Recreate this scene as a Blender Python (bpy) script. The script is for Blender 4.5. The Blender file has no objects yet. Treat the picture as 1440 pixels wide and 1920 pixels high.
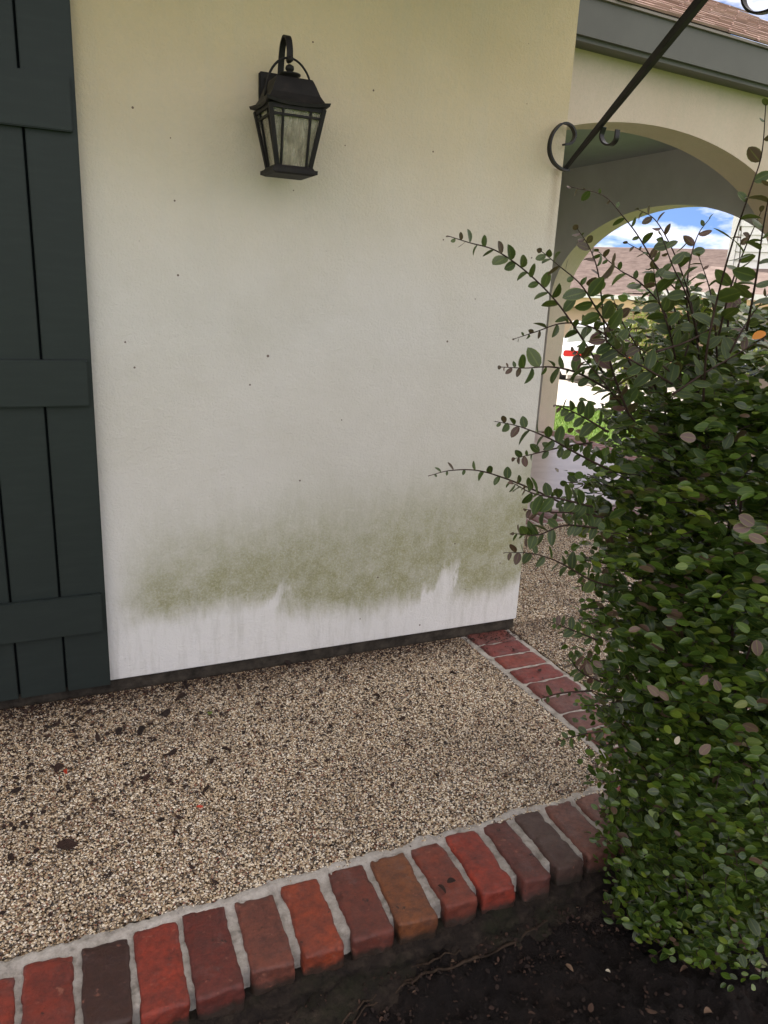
import bpy, bmesh, math, random
import numpy as np
from mathutils import Vector, Matrix, noise
S = bpy.context.scene
COL = S.collection
random.seed(7); RNG = np.random.default_rng(7)
R = math.radians

# ------------------------------------------------------------------ camera
cam_d = bpy.data.cameras.new('camera'); cam = bpy.data.objects.new('camera', cam_d); COL.objects.link(cam)
S.camera = cam
FPX = 1441.0
EYE = Vector((0, 0, 1.35))
_down = Vector((481-720, 5863-960, FPX)).normalized()
_x = Vector((4000-720, 692-960, FPX)); _x = (_x - _down*_x.dot(_down)).normalized()
_z = -_down; _y = _z.cross(_x)
W = Matrix((_x, _y, _z))                      # photo axes (right, down, forward) -> world
right = W @ Vector((1, 0, 0)); up = W @ Vector((0, -1, 0)); back = W @ Vector((0, 0, -1))
cam.matrix_world = Matrix(((right.x, up.x, back.x, EYE.x), (right.y, up.y, back.y, EYE.y), (right.z, up.z, back.z, EYE.z), (0, 0, 0, 1)))
cam_d.sensor_fit = 'HORIZONTAL'; cam_d.sensor_width = 36; cam_d.lens = 36*FPX/1440
cam_d.clip_start = 0.02; cam_d.clip_end = 3000
def ray(px, py): return W @ Vector((px-720, py-960, FPX))
def atz(px, py, z=0.0): r = ray(px, py); return EYE + r*((z-EYE.z)/r.z)
def aty(px, py, y): r = ray(px, py); return EYE + r*(y/r.y)

# ------------------------------------------------------------------ light
SUN_EL, SUN_AZ = 40.0, -25.0                  # azimuth from +Y towards -X
wd = bpy.data.worlds.new('World'); S.world = wd; wd.use_nodes = True
nt = wd.node_tree; nt.nodes.clear()
out = nt.nodes.new('ShaderNodeOutputWorld'); bg = nt.nodes.new('ShaderNodeBackground')
sky = nt.nodes.new('ShaderNodeTexSky'); sky.sky_type = 'NISHITA'; sky.sun_disc = False
sky.sun_elevation = R(SUN_EL); sky.sun_rotation = R(SUN_AZ)
sky.air_density = .8; sky.dust_density = 0.1; sky.ozone_density = 2.0; sky.altitude = 3000
tcw = nt.nodes.new('ShaderNodeTexCoord'); mpw = nt.nodes.new('ShaderNodeMapping'); mpw.inputs['Scale'].default_value = (1.6, 1.6, 5); mpw.inputs['Location'].default_value = (3.1, 2.7, 4.4)
nzw = nt.nodes.new('ShaderNodeTexNoise'); nzw.inputs['Scale'].default_value = 1.9; nzw.inputs['Detail'].default_value = 8; nzw.inputs['Roughness'].default_value = .58
rpw = nt.nodes.new('ShaderNodeValToRGB'); rpw.color_ramp.elements[0].position = .43; rpw.color_ramp.elements[1].position = .60
mxw = nt.nodes.new('ShaderNodeMix'); mxw.data_type = 'RGBA'; mxw.inputs[7].default_value = (12.2, 10.9, 10.0, 1)  # cloud cover brightened and warmed as fill light for the shaded side
L = nt.links.new
vsep = nt.nodes.new('ShaderNodeSeparateXYZ'); vcmb = nt.nodes.new('ShaderNodeCombineXYZ'); vm = nt.nodes.new('ShaderNodeMath'); vm.operation = 'MULTIPLY_ADD'
vm.inputs[1].default_value = .75; vm.inputs[2].default_value = .24; L(tcw.outputs['Generated'], vsep.inputs[0]); L(vsep.outputs[0], vcmb.inputs[0]); L(vsep.outputs[1], vcmb.inputs[1]); L(vsep.outputs[2], vm.inputs[0]); L(vm.outputs[0], vcmb.inputs[2]); L(vcmb.outputs[0], sky.inputs[0]) if len(sky.inputs) else None
L(tcw.outputs['Generated'], mpw.inputs['Vector']); L(mpw.outputs[0], nzw.inputs['Vector']); L(nzw.outputs[0], rpw.inputs[0])
L(rpw.outputs[0], mxw.inputs[0]); L(sky.outputs[0], mxw.inputs[6]); L(mxw.outputs[2], bg.inputs[0]); L(bg.outputs[0], out.inputs[0])
bg.inputs[1].default_value = 0.12
sd = bpy.data.lights.new('sun', 'SUN'); sun = bpy.data.objects.new('sun', sd); COL.objects.link(sun)
sd.energy = 4.2; sd.angle = R(0.55); sd.color = (1, .95, .87)
sdir = Vector((math.sin(R(SUN_AZ))*math.cos(R(SUN_EL)), math.cos(R(SUN_AZ))*math.cos(R(SUN_EL)), math.sin(R(SUN_EL))))
sun.rotation_euler = sdir.to_track_quat('Z', 'Y').to_euler(); sun.location = (0, 0, 12)
S.view_settings.view_transform = 'Standard'; S.view_settings.look = 'None'
S.view_settings.exposure = 1.2; S.view_settings.gamma = 1
S.render.engine = 'CYCLES'
S.cycles.max_bounces = 8; S.cycles.diffuse_bounces = 5; S.cycles.transparent_max_bounces = 8

# ------------------------------------------------------------------ helpers
def tag(o, label=None, cat=None, group=None, kind=None):
    if label: o['label'] = label
    if cat: o['category'] = cat
    if group: o['group'] = group
    if kind: o['kind'] = kind
    return o
def link(name, me, mat=None, parent=None):
    o = bpy.data.objects.new(name, me); COL.objects.link(o)
    if mat is not None and len(me.materials) == 0: me.materials.append(mat)
    if parent is not None: o.parent = parent
    return o
def empty(name, loc=(0, 0, 0)):
    o = bpy.data.objects.new(name, None); COL.objects.link(o); o.location = loc; o.empty_display_size = .1
    bpy.context.view_layer.update() if False else None
    return o
def obj(name, bm, mat, parent=None, smooth=False):
    me = bpy.data.meshes.new(name); bm.to_mesh(me); bm.free()
    if smooth:
        for p in me.polygons: p.use_smooth = True
    return link(name, me, mat, parent)
def pyobj(name, vs, fs, mat, parent=None, smooth=False, attr=None):
    me = bpy.data.meshes.new(name); me.from_pydata([tuple(v) for v in vs], [], fs)
    if attr is not None:
        for k, data in attr.items():
            a = me.attributes.new(k, 'FLOAT', 'POINT'); a.data.foreach_set('value', np.asarray(data, dtype=np.float32))
    if smooth: me.polygons.foreach_set('use_smooth', [True]*len(me.polygons))
    me.update()
    return link(name, me, mat, parent)
def box(bm, x0, x1, y0, y1, z0, z1, bev=0.0):
    g = bmesh.ops.create_cube(bm, size=1.0)
    for v in g['verts']:
        v.co = Vector(((x0+x1)/2+v.co.x*(x1-x0), (y0+y1)/2+v.co.y*(y1-y0), (z0+z1)/2+v.co.z*(z1-z0)))
    if bev:
        es = list({e for v in g['verts'] for e in v.link_edges})
        bmesh.ops.bevel(bm, geom=es, offset=bev, segments=2, affect='EDGES')
def boxo(name, b, mat, parent=None, bev=0.0):
    bm = bmesh.new(); box(bm, *b, bev=bev); return obj(name, bm, mat, parent)
def tube(bm, pts, rad, n=8, flat=None, cap=True):
    """sweep: rad number or list; flat=(w,h,side) makes a strap whose wide side follows vector side"""
    pts = [Vector(p) for p in pts]; rings = []
    ref = Vector((0, 0, 1)); prev = None
    for i, p in enumerate(pts):
        t = (pts[min(i+1, len(pts)-1)]-pts[max(i-1, 0)]).normalized()
        if flat: a = (flat[2]-t*flat[2].dot(t)).normalized()
        else:
            a = (prev-t*prev.dot(t)).normalized() if prev is not None and (prev-t*prev.dot(t)).length > 1e-4 else t.orthogonal().normalized()
        prev = a; b = t.cross(a)
        r = rad[i] if isinstance(rad, (list, tuple)) else rad
        if flat:
            w, h = flat[0]*r, flat[1]*r
            cs = [a*w+b*h, -a*w+b*h, -a*w-b*h, a*w-b*h]; rings.append([bm.verts.new(p+c) for c in cs])
        else: rings.append([bm.verts.new(p+(a*math.cos(2*math.pi*k/n)+b*math.sin(2*math.pi*k/n))*r) for k in range(n)])
    for r0, r1 in zip(rings, rings[1:]):
        m = len(r0)
        for k in range(m): bm.faces.new((r0[k], r0[(k+1) % m], r1[(k+1) % m], r1[k]))
    if cap: bm.faces.new(rings[0][::-1]); bm.faces.new(rings[-1])
def smoothpath(pts, n=6):
    P = [Vector(p) for p in pts]; P = [P[0]*2-P[1]]+P+[P[-1]*2-P[-2]]; o = []
    for i in range(1, len(P)-2):
        for k in range(n):
            t = k/n
            o.append(.5*((2*P[i])+(P[i+1]-P[i-1])*t+(2*P[i-1]-5*P[i]+4*P[i+1]-P[i+2])*t*t+(3*P[i]-P[i-1]-3*P[i+1]+P[i+2])*t**3))
    o.append(P[-2]); return o
def frustum(bm, cx, cy, z0, h0, z1, h1, d0=None, d1=None):
    d0 = h0 if d0 is None else d0; d1 = h1 if d1 is None else d1
    a = [bm.verts.new((cx+sx*h0, cy+sy*d0, z0)) for sx, sy in ((-1, -1), (1, -1), (1, 1), (-1, 1))]
    b = [bm.verts.new((cx+sx*h1, cy+sy*d1, z1)) for sx, sy in ((-1, -1), (1, -1), (1, 1), (-1, 1))]
    for k in range(4): bm.faces.new((a[k], a[(k+1) % 4], b[(k+1) % 4], b[k]))
    bm.faces.new(a[::-1]); bm.faces.new(b)
def fbm(x, y, z=0.0, o=4): return noise.fractal(Vector((x, y, z)), 1.0, 2.0, o)

# node material builder ------------------------------------------------
class M:
    def __init__(s, name, rough=.7, spec=.5):
        s.m = bpy.data.materials.new(name); s.m.use_nodes = True; s.t = s.m.node_tree
        s.b = s.t.nodes['Principled BSDF']; s.b.inputs['Roughness'].default_value = rough
        s.b.inputs['Specular IOR Level'].default_value = spec; s._tc = None
    def n(s, ty, **k):
        nd = s.t.nodes.new(ty)
        for a, v in k.items(): setattr(nd, a, v)
        return nd
    def l(s, a, b): s.t.links.new(a, b)
    def put(s, sock, v):
        if hasattr(v, 'is_output'): s.l(v, sock)
        else: sock.default_value = v if not isinstance(v, tuple) or len(v) != 3 or sock.type != 'RGBA' else (*v, 1)
    def co(s, kind='Object'):
        if s._tc is None: s._tc = s.n('ShaderNodeTexCoord')
        return s._tc.outputs[kind]
    def mp(s, scale=(1, 1, 1), v=None, loc=(0, 0, 0)):
        m = s.n('ShaderNodeMapping'); s.l(v or s.co(), m.inputs[0]); m.inputs['Scale'].default_value = scale; m.inputs['Location'].default_value = loc; return m.outputs[0]
    def noise(s, scale, detail=5, rough=.55, v=None, dist=0):
        q = s.n('ShaderNodeTexNoise'); s.l(v or s.co(), q.inputs[0]); q.inputs['Scale'].default_value = scale; q.inputs['Detail'].default_value = detail
        q.inputs['Roughness'].default_value = rough; q.inputs['Distortion'].default_value = dist; return q.outputs[0]
    def vor(s, scale, v=None, feat='F1', out='Distance'):
        q = s.n('ShaderNodeTexVoronoi', feature=feat); s.l(v or s.co(), q.inputs[0]); q.inputs['Scale'].default_value = scale; return q.outputs[out]
    def ramp(s, f, stops, interp='LINEAR'):
        q = s.n('ShaderNodeValToRGB'); s.l(f, q.inputs[0]); cr = q.color_ramp; cr.interpolation = interp
        while len(cr.elements) < len(stops): cr.elements.new(.5)
        for e, (p, c) in zip(cr.elements, stops):
            e.position = p; e.color = (c, c, c, 1) if isinstance(c, (int, float)) else (*c, 1)
        return q.outputs[0]
    def mix(s, f, a, b, mode='MIX'):
        q = s.n('ShaderNodeMix', data_type='RGBA', blend_type=mode); s.put(q.inputs[0], f); s.put(q.inputs[6], a); s.put(q.inputs[7], b); return q.outputs[2]
    def math(s, op, a, b=0.0, clamp=False):
        q = s.n('ShaderNodeMath', operation=op, use_clamp=clamp); s.put(q.inputs[0], a); s.put(q.inputs[1], b); return q.outputs[0]
    def attr(s, name, ty='GEOMETRY', out='Fac'):
        q = s.n('ShaderNodeAttribute', attribute_name=name, attribute_type=ty); return q.outputs[out]
    def color(s, v): s.put(s.b.inputs['Base Color'], v); return s
    def rough(s, v): s.put(s.b.inputs['Roughness'], v); return s
    def bump(s, h, strength=.3, dist=.01, chain=None):
        q = s.n('ShaderNodeBump'); s.l(h, q.inputs['Height']); q.inputs['Strength'].default_value = strength; q.inputs['Distance'].default_value = dist
        if chain is not None: s.l(chain, q.inputs['Normal'])
        s.l(q.outputs[0], s.b.inputs['Normal']); return q.outputs[0]
def sep(m, v, k):
    q = m.n('ShaderNodeSeparateXYZ'); m.l(v, q.inputs[0]); return q.outputs[k]

# ------------------------------------------------------------------ materials
def mat_stucco(name, algae=False):
    m = M(name, .85, .25)
    base = m.ramp(m.noise(1.7, 6, .6), [(.3, (.54, .425, .255)), (.7, (.62, .50, .325))] if algae else [(.3, (.58, .475, .385)), (.7, (.64, .54, .45))])
    base = m.mix(m.ramp(m.noise(60, 4, .7), [(.42, 0.0), (.7, .25)]), base, (.45, .41, .31))
    streak = m.ramp(m.noise(1.0, 6, .65, v=m.mp((16, 16, 1.1))), [(.5, 0.0), (.75, .22)])
    base = m.mix(streak, base, (.44, .42, .34))
    if algae:
        x = sep(m, m.co(), 0); z = sep(m, m.co(), 2)
        wob = m.math('MULTIPLY', m.math('SUBTRACT', m.noise(3.2, 7, .62, v=m.mp((1, 1, .5))), .5), .17)
        zz = m.math('ADD', z, wob)
        fine = m.math('MULTIPLY', m.math('SUBTRACT', m.noise(1.0, 6, .7, v=m.mp((45, 45, 12))), .5), .12)
        zz = m.math('ADD', zz, fine)
        xs_ = m.math('ADD', m.math('SUBTRACT', x, m.math('MULTIPLY', m.math('SUBTRACT', z, .22), .55)), m.math('MULTIPLY', m.math('SUBTRACT', m.noise(1, 6, .7, v=m.mp((26, 26, 7))), .5), .22))
        def curve(pts, x=x):
            mr = m.n('ShaderNodeMapRange'); m.l(x, mr.inputs[0]); mr.inputs[1].default_value = .15; mr.inputs[2].default_value = 1.8
            fc = m.n('ShaderNodeFloatCurve'); m.l(mr.outputs[0], fc.inputs[1]); c = fc.mapping.curves[0]
            while len(c.points) < len(pts): c.points.new(.5, .5)
            for p, (a, b) in zip(c.points, pts): p.location = ((a-.15)/1.65, b); p.handle_type = 'VECTOR' if False else 'AUTO'
            fc.mapping.update(); return fc.outputs[0]
        top = curve([(.15, .33), (.25, .41), (.5, .48), (.9, .52), (1.3, .565), (1.55, .60), (1.8, .70)])
        bot = curve([(.15, .26), (.35, .245), (.575, .245), (.66, .26), (.70, .305), (.76, .235), (.995, .21), (1.28, .19), (1.33, .235), (1.395, .325), (1.45, .21), (1.65, .19), (1.8, .24)], xs_)
        up_ = m.n('ShaderNodeMapRange'); up_.interpolation_type = 'SMOOTHSTEP'; m.l(m.math('SUBTRACT', top, zz), up_.inputs[0]); up_.inputs[1].default_value = -.26; up_.inputs[2].default_value = .18
        dn = m.n('ShaderNodeMapRange'); dn.interpolation_type = 'SMOOTHSTEP'; m.l(m.math('SUBTRACT', zz, bot), dn.inputs[0]); dn.inputs[1].default_value = -.055; dn.inputs[2].default_value = .065
        side = m.n('ShaderNodeMapRange'); side.interpolation_type = 'SMOOTHSTEP'; m.l(m.math('ADD', x, m.math('MULTIPLY', wob, .5)), side.inputs[0]); side.inputs[1].default_value = .13; side.inputs[2].default_value = .30
        mask = m.math('MULTIPLY', m.math('MULTIPLY', up_.outputs[0], dn.outputs[0]), side.outputs[0])
        mott = m.math('MULTIPLY', m.ramp(m.noise(14, 7, .72), [(.3, .62), (.6, 1.0)]), m.ramp(m.noise(190, 3, .6), [(.3, .72), (.55, 1.0)]))
        mask = m.math('MULTIPLY', mask, mott)
        speck = m.ramp(m.noise(140, 3, .6), [(.45, 0.0), (.75, 1.0)])
        alg = m.mix(speck, (.315, .315, .18), (.235, .23, .13))
        # wall light painted in: yellow eave shade above, pale sky light below
        skyfade = m.n('ShaderNodeMapRange'); skyfade.interpolation_type = 'SMOOTHSTEP'; m.l(m.math('ADD', z, m.math('MULTIPLY', wob, 1.2)), skyfade.inputs[0]); skyfade.inputs[1].default_value = 2.15; skyfade.inputs[2].default_value = 1.15
        c2_ = m.n('ShaderNodeMapRange'); c2_.interpolation_type = 'SMOOTHSTEP'; m.l(m.math('ADD', z, m.math('MULTIPLY', wob, .8)), c2_.inputs[0]); c2_.inputs[1].default_value = .9; c2_.inputs[2].default_value = .15; skyfade2 = c2_.outputs[0]
        base = m.mix(m.math('MULTIPLY', skyfade.outputs[0], .93), base, m.mix(skyfade2, m.mix(m.ramp(m.noise(2.4, 7, .68), [(.38, 0.0), (.7, 1.0)]), (.635, .62, .595), (.575, .56, .52)), (.725, .73, .735)))
        base = m.mix(m.math('MULTIPLY', mask, 1.0), base, alg)
        # grime veil above algae and insect specks
        gr = m.math('MULTIPLY', m.ramp(m.noise(1.0, 6, .7, v=m.mp((30, 30, 4))), [(.48, 0.0), (.8, .4)]), up_.outputs[0])
        base = m.mix(gr, base, (.28, .28, .22))
        vd = m.n('ShaderNodeTexVoronoi'); m.l(m.co(), vd.inputs[0]); vd.inputs['Scale'].default_value = 11
        dot = m.math('LESS_THAN', vd.outputs['Distance'], m.math('MULTIPLY', m.noise(3, 2), .075))
        base = m.mix(m.math('MULTIPLY', dot, .85), base, (.09, .05, .04))
        cx_ = m.math('ABSOLUTE', m.math('SUBTRACT', x, m.math('ADD', 1.735, m.math('MULTIPLY', m.math('SUBTRACT', m.noise(9, 4), .5), .04))))
        rd_ = m.n('ShaderNodeMapRange'); m.l(cx_, rd_.inputs[0]); rd_.inputs[1].default_value = .028; rd_.inputs[2].default_value = .004
        rz = m.n('ShaderNodeMapRange'); m.l(z, rz.inputs[0]); rz.inputs[1].default_value = 1.45; rz.inputs[2].default_value = 1.76
        rm = m.math('MULTIPLY', m.math('MULTIPLY', rd_.outputs[0], rz.outputs[0]), m.math('MULTIPLY', m.math('LESS_THAN', z, 1.775), .45))
        base = m.mix(rm, base, (.25, .16, .09))
        # rust drip under the bracket foot, dirt around the lamp
        m.color(base)
    else: m.color(base)
    b1 = m.bump(m.noise(170, 5, .7), .95, .0032)
    b2 = m.bump(m.noise(60, 5, .6), .35, .004, b1); m.bump(m.noise(6, 4, .6), .25, .02, b2)
    return m.m
STUCCO = mat_stucco('stucco_weathered_shaded', True); STUCCO2 = mat_stucco('stucco')
def simple(name, col, rough=.6, spec=.4, nz=None, bump=None, metal=0):
    m = M(name, rough, spec); m.b.inputs['Metallic'].default_value = metal
    if nz: m.color(m.ramp(m.noise(nz[0], 6, .62), [(.3, tuple(c*nz[1] for c in col)), (.7, tuple(min(1, c*nz[2]) for c in col))]))
    else: m.color(col)
    if bump: m.bump(m.noise(bump[0], 5, .6), bump[1], bump[2])
    return m.m
SHUT = M('shutter_paint', .55, .35)
SHUT.color(SHUT.mix(SHUT.ramp(SHUT.noise(1, 6, .6, v=SHUT.mp((9, 9, 60))), [(.45, 0.0), (.8, .5)]), (.0125, .0190, .0178), (.020, .029, .027)))
SHUT.bump(SHUT.noise(1, 5, .6, v=SHUT.mp((140, 140, 8))), .12, .002); SHUT = SHUT.m
FASCIA = simple('fascia_paint', (.098, .098, .088), .5, .4, (3, .88, 1.1), (40, .1, .002))
CEIL = simple('porch_ceiling_paint', (.27, .31, .30), .6, .3, (3, .9, 1.1))
FOUND = simple('foundation_concrete', (.04, .034, .027), .9, .2, (22, .4, 1.7), (60, .5, .006))
IRON = M('lantern_bronze', .6, .22)
IRON.color(IRON.ramp(IRON.noise(22, 6, .7), [(.35, (.007, .006, .0055)), (.6, (.013, .011, .010)), (.8, (.042, .028, .022))])); IRON.bump(IRON.noise(160, 4, .6), .25, .0015); IRON = IRON.m
BLACK = M('black_iron', .45, .35); BLACK.color(BLACK.ramp(BLACK.noise(30, 5, .6), [(.4, (.004, .004, .005)), (.75, (.016, .013, .013))])); BLACK.bump(BLACK.noise(90, 4, .6), .25, .0015); BLACK = BLACK.m
GL = M('seeded_glass', .22, .5)
GL.b.inputs['Transmission Weight'].default_value = .7; GL.b.inputs['IOR'].default_value = 1.3
GL.color(GL.mix(GL.ramp(GL.noise(1, 6, .6, v=GL.mp((55, 55, 16))), [(.42, 0.0), (.75, 1.0)]), (.72, .67, .54), (.26, .22, .16))); GL.bump(GL.noise(70, 4, .6), .5, .003); GL = GL.m
LAMPIN = simple('candle_sleeve', (.55, .50, .38), .6, .3)

BR = M('brick', .62, .4)
oc = BR.n('ShaderNodeObjectInfo').outputs
mo = BR.n('ShaderNodeVectorMath', operation='ADD'); BR.l(BR.co(), mo.inputs[0]); BR.l(oc['Location'], mo.inputs[1]); vv = mo.outputs[0]
c1 = BR.mix(BR.ramp(BR.noise(17, 6, .65, v=vv), [(.36, 0.0), (.66, .85)]), oc['Color'], BR.mix(.62, oc['Color'], (.05, .024, .022)))
c1 = BR.mix(BR.ramp(BR.noise(70, 5, .75, v=vv), [(.42, 0.0), (.72, .6)]), c1, (.022, .012, .011))
c1 = BR.mix(BR.ramp(BR.noise(60, 3, .5, v=vv), [(.66, 0.0), (.78, .5)]), c1, (.32, .13, .085))
c1 = BR.mix(BR.ramp(BR.noise(34, 4, .6, v=BR.mp((1, 1, 1), vv, (3, 7, 1))), [(.66, 0.0), (.70, .85)]), c1, (.018, .010, .008))
c1 = BR.mix(BR.ramp(BR.noise(9, 7, .75, v=vv), [(.56, 0.0), (.80, .45)]), c1, (.16, .13, .125))
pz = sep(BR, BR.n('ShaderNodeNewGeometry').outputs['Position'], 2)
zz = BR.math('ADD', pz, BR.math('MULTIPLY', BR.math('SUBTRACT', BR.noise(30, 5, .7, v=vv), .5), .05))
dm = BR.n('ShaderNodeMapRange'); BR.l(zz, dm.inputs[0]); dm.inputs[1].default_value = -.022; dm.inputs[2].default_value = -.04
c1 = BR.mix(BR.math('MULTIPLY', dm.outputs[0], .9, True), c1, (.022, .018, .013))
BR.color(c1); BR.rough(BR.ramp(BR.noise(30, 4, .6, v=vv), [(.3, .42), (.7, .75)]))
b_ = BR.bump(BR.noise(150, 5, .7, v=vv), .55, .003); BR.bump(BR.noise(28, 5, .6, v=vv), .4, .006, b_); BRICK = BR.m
MO = M('mortar', .85, .3)
c = MO.ramp(MO.noise(26, 7, .68), [(.28, (.16, .145, .125)), (.46, (.34, .315, .28)), (.72, (.50, .47, .43))])
MO.color(MO.mix(MO.ramp(MO.noise(150, 4, .7), [(.55, 0.0), (.8, .6)]), c, (.12, .11, .10))); b_ = MO.bump(MO.noise(170, 5, .7), .6, .003); MO.bump(MO.noise(35, 5, .6), .5, .006, b_); MORTAR = MO.m
# pebbles
def pebble_stops():
    return [(0, (.022, .014, .009)), (.10, (.085, .050, .028)), (.20, (.30, .205, .115)), (.36, (.50, .39, .25)), (.50, (.20, .13, .075)), (.58, (.62, .52, .37)), (.75, (.30, .25, .20)), (.84, (.21, .085, .048)), (.88, (.78, .71, .58))]
PB = M('pebble', .2, .8)
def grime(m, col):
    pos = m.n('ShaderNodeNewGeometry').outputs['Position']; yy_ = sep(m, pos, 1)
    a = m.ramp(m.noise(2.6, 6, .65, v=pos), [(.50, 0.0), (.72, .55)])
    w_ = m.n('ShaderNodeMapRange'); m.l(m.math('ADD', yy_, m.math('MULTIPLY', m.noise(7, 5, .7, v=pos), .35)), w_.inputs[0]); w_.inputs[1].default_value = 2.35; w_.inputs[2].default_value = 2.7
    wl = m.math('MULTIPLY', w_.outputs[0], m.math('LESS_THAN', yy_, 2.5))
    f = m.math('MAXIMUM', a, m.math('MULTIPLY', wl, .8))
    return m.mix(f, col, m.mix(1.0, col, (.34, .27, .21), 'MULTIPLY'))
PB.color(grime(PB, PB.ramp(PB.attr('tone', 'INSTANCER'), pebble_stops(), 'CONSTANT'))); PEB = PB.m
AG = M('aggregate_ground', .8, .3)
cell = AG.vor(150, out='Color'); cr = AG.ramp(sep(AG, cell, 0), pebble_stops(), 'CONSTANT')
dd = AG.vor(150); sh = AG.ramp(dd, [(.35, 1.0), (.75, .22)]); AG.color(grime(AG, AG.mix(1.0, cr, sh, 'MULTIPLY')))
AG.bump(AG.math('SUBTRACT', 1.0, dd), .9, .004); AGG = AG.m
PC = M('porch_concrete', .33, .5)
PC.color(PC.ramp(PC.noise(5, 7, .65), [(.3, (.36, .30, .285)), (.7, (.50, .44, .42))])); PC.bump(PC.noise(60, 5, .6), .2, .003); PORCH = PC.m
DRIVE = simple('driveway_concrete', (.52, .48, .42), .9, .2, (1.5, .85, 1.12))
SO = M('soil', .9, .2)
c = SO.ramp(SO.noise(11, 8, .7), [(.3, (.004, .003, .0028)), (.55, (.011, .008, .007)), (.75, (.032, .021, .017))])
SO.color(SO.mix(SO.ramp(SO.noise(90, 4, .7), [(.62, 0.0), (.8, .5)]), c, (.075, .05, .042))); SO.bump(SO.noise(45, 7, .7), 1.0, .02); SOIL = SO.m
DI = M('mossy_slab_edge', .9, .25)
c = DI.ramp(DI.noise(1, 8, .74, v=DI.mp((22, 22, 48))), [(.3, (.004, .003, .0028)), (.5, (.017, .012, .009)), (.64, (.034, .025, .018)), (.8, (.10, .078, .058))])
DI.color(DI.mix(DI.ramp(DI.noise(7, 5, .7), [(.5, 0.0), (.7, .65)]), c, (.014, .018, .006))); DI.bump(DI.noise(80, 6, .7), .9, .008); DIRTY = DI.m
LAWN = simple('lawn_soil', (.10, .17, .03), .95, .2, (6, .7, 1.3))
GR = M('grass_blade', .6, .3); GR.color(GR.ramp(GR.attr('tone'), [(0, (.12, .22, .025)), (.6, (.19, .31, .04)), (1, (.30, .36, .08))])); GR.b.inputs['Subsurface Weight'].default_value = 0; GRASS = GR.m

def leaf_material(name, stops, trans=.35, rough=.27, rim=(.24, .28, .05)):
    m = M(name, rough, .5)
    tone = m.attr('tone'); rib = m.attr('rib')
    c = m.ramp(tone, stops)
    c2 = m.mix(m.ramp(rib, [(.0, .6), (.14, .0), (.78, 0.0), (1, .75)]), c, m.mix(.55, c, rim))
    c2 = m.mix(m.ramp(m.noise(60, 4, .6), [(.45, 0.0), (.75, .4)]), c2, m.mix(.6, c2, tuple(q*.1 for q in rim)))
    m.color(c2)
    tr = m.n('ShaderNodeBsdfTranslucent'); m.l(m.mix(.6, c2, rim), tr.inputs[0])
    ms = m.n('ShaderNodeMixShader'); ms.inputs[0].default_value = trans
    m.l(m.b.outputs[0], ms.inputs[1]); m.l(tr.outputs[0], ms.inputs[2]); m.l(ms.outputs[0], m.t.nodes['Material Output'].inputs[0])
    m.bump(m.noise(120, 4, .6), .35, .002)
    return m.m
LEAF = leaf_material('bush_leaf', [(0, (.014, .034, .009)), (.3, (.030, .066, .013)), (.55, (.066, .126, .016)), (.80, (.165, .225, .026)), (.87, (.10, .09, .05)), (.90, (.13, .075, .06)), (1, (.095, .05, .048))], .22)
LEAFDK = leaf_material('bush_sprig_leaf', [(0, (.012, .026, .006)), (.5, (.026, .052, .009)), (.78, (.055, .085, .014)), (.84, (.045, .018, .020)), (1, (.07, .022, .026))], .14, .42)  # leaf greens darkened so the shoots read as backlit silhouettes
YLEAF = leaf_material('sunlit_shrub_leaf', [(0, (.10, .15, .02)), (1, (.26, .28, .05))], .4, .5)
DEADLEAF = leaf_material('dead_leaf', [(0, (.012, .006, .004)), (.45, (.034, .015, .009)), (.8, (.08, .045, .03)), (1, (.15, .095, .06))], .05, .95, (.05, .026, .016))
REDLEAF = leaf_material('red_leaf', [(0, (.42, .035, .015)), (1, (.5, .06, .02))], .1, .5, (.45, .06, .02))
ORLEAF = leaf_material('orange_leaf', [(0, (.65, .22, .03)), (1, (.75, .28, .04))], .5, .5, (.8, .35, .05))
PALELEAF = leaf_material('pale_leaf', [(0, (.42, .36, .26)), (1, (.5, .45, .34))], .1, .5, (.5, .45, .34))
STEM = simple('stem_bark', (.035, .018, .015), .7, .3, (30, .6, 1.6))
ROOT = simple('root_bark', (.036, .024, .016), .85, .2, (40, .4, 1.6), (60, .6, .004))
SH = M('roof_shingle', .9, .2)
oi = SH.n('ShaderNodeObjectInfo').outputs
SH.color(SH.mix(SH.ramp(SH.noise(240, 3, .7), [(.35, 0.0), (.7, .6)]), oi['Color'], (.26, .17, .14))); SH.bump(SH.noise(300, 3, .7), .5, .003); SHING = SH.m
ROOFP = simple('roof_felt', (.10, .075, .065), .9, .2, (30, .7, 1.2))
FARROOF = M('far_roof_shingles', .9, .2)
FARROOF.color(FARROOF.ramp(FARROOF.noise(1, 4, .7, v=FARROOF.mp((4, 4, 14))), [(.3, (.17, .125, .11)), (.7, (.29, .225, .20))])); FARROOF = FARROOF.m
FARWALL = simple('far_brick_wall', (.46, .30, .22), .9, .2, (3, .85, 1.1))
ORANGE = simple('far_fascia_wood', (.62, .44, .28), .8, .2)
WHITE = simple('white_paint', (.78, .78, .76), .6, .3)
GREYW = simple('window_glass_grey', (.16, .20, .24), .08, .6)
CARW = simple('car_white_paint', (.82, .82, .83), .2, .6)
CARR = simple('tail_light_red', (.55, .012, .015), .15, .6)
CARG = simple('car_glass', (.10, .12, .10), .05, .8)
TYRE = simple('tyre_rubber', (.02, .02, .02), .8, .3)
CHROME = simple('chrome', (.8, .8, .8), .08, .6, metal=1.0)

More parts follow.
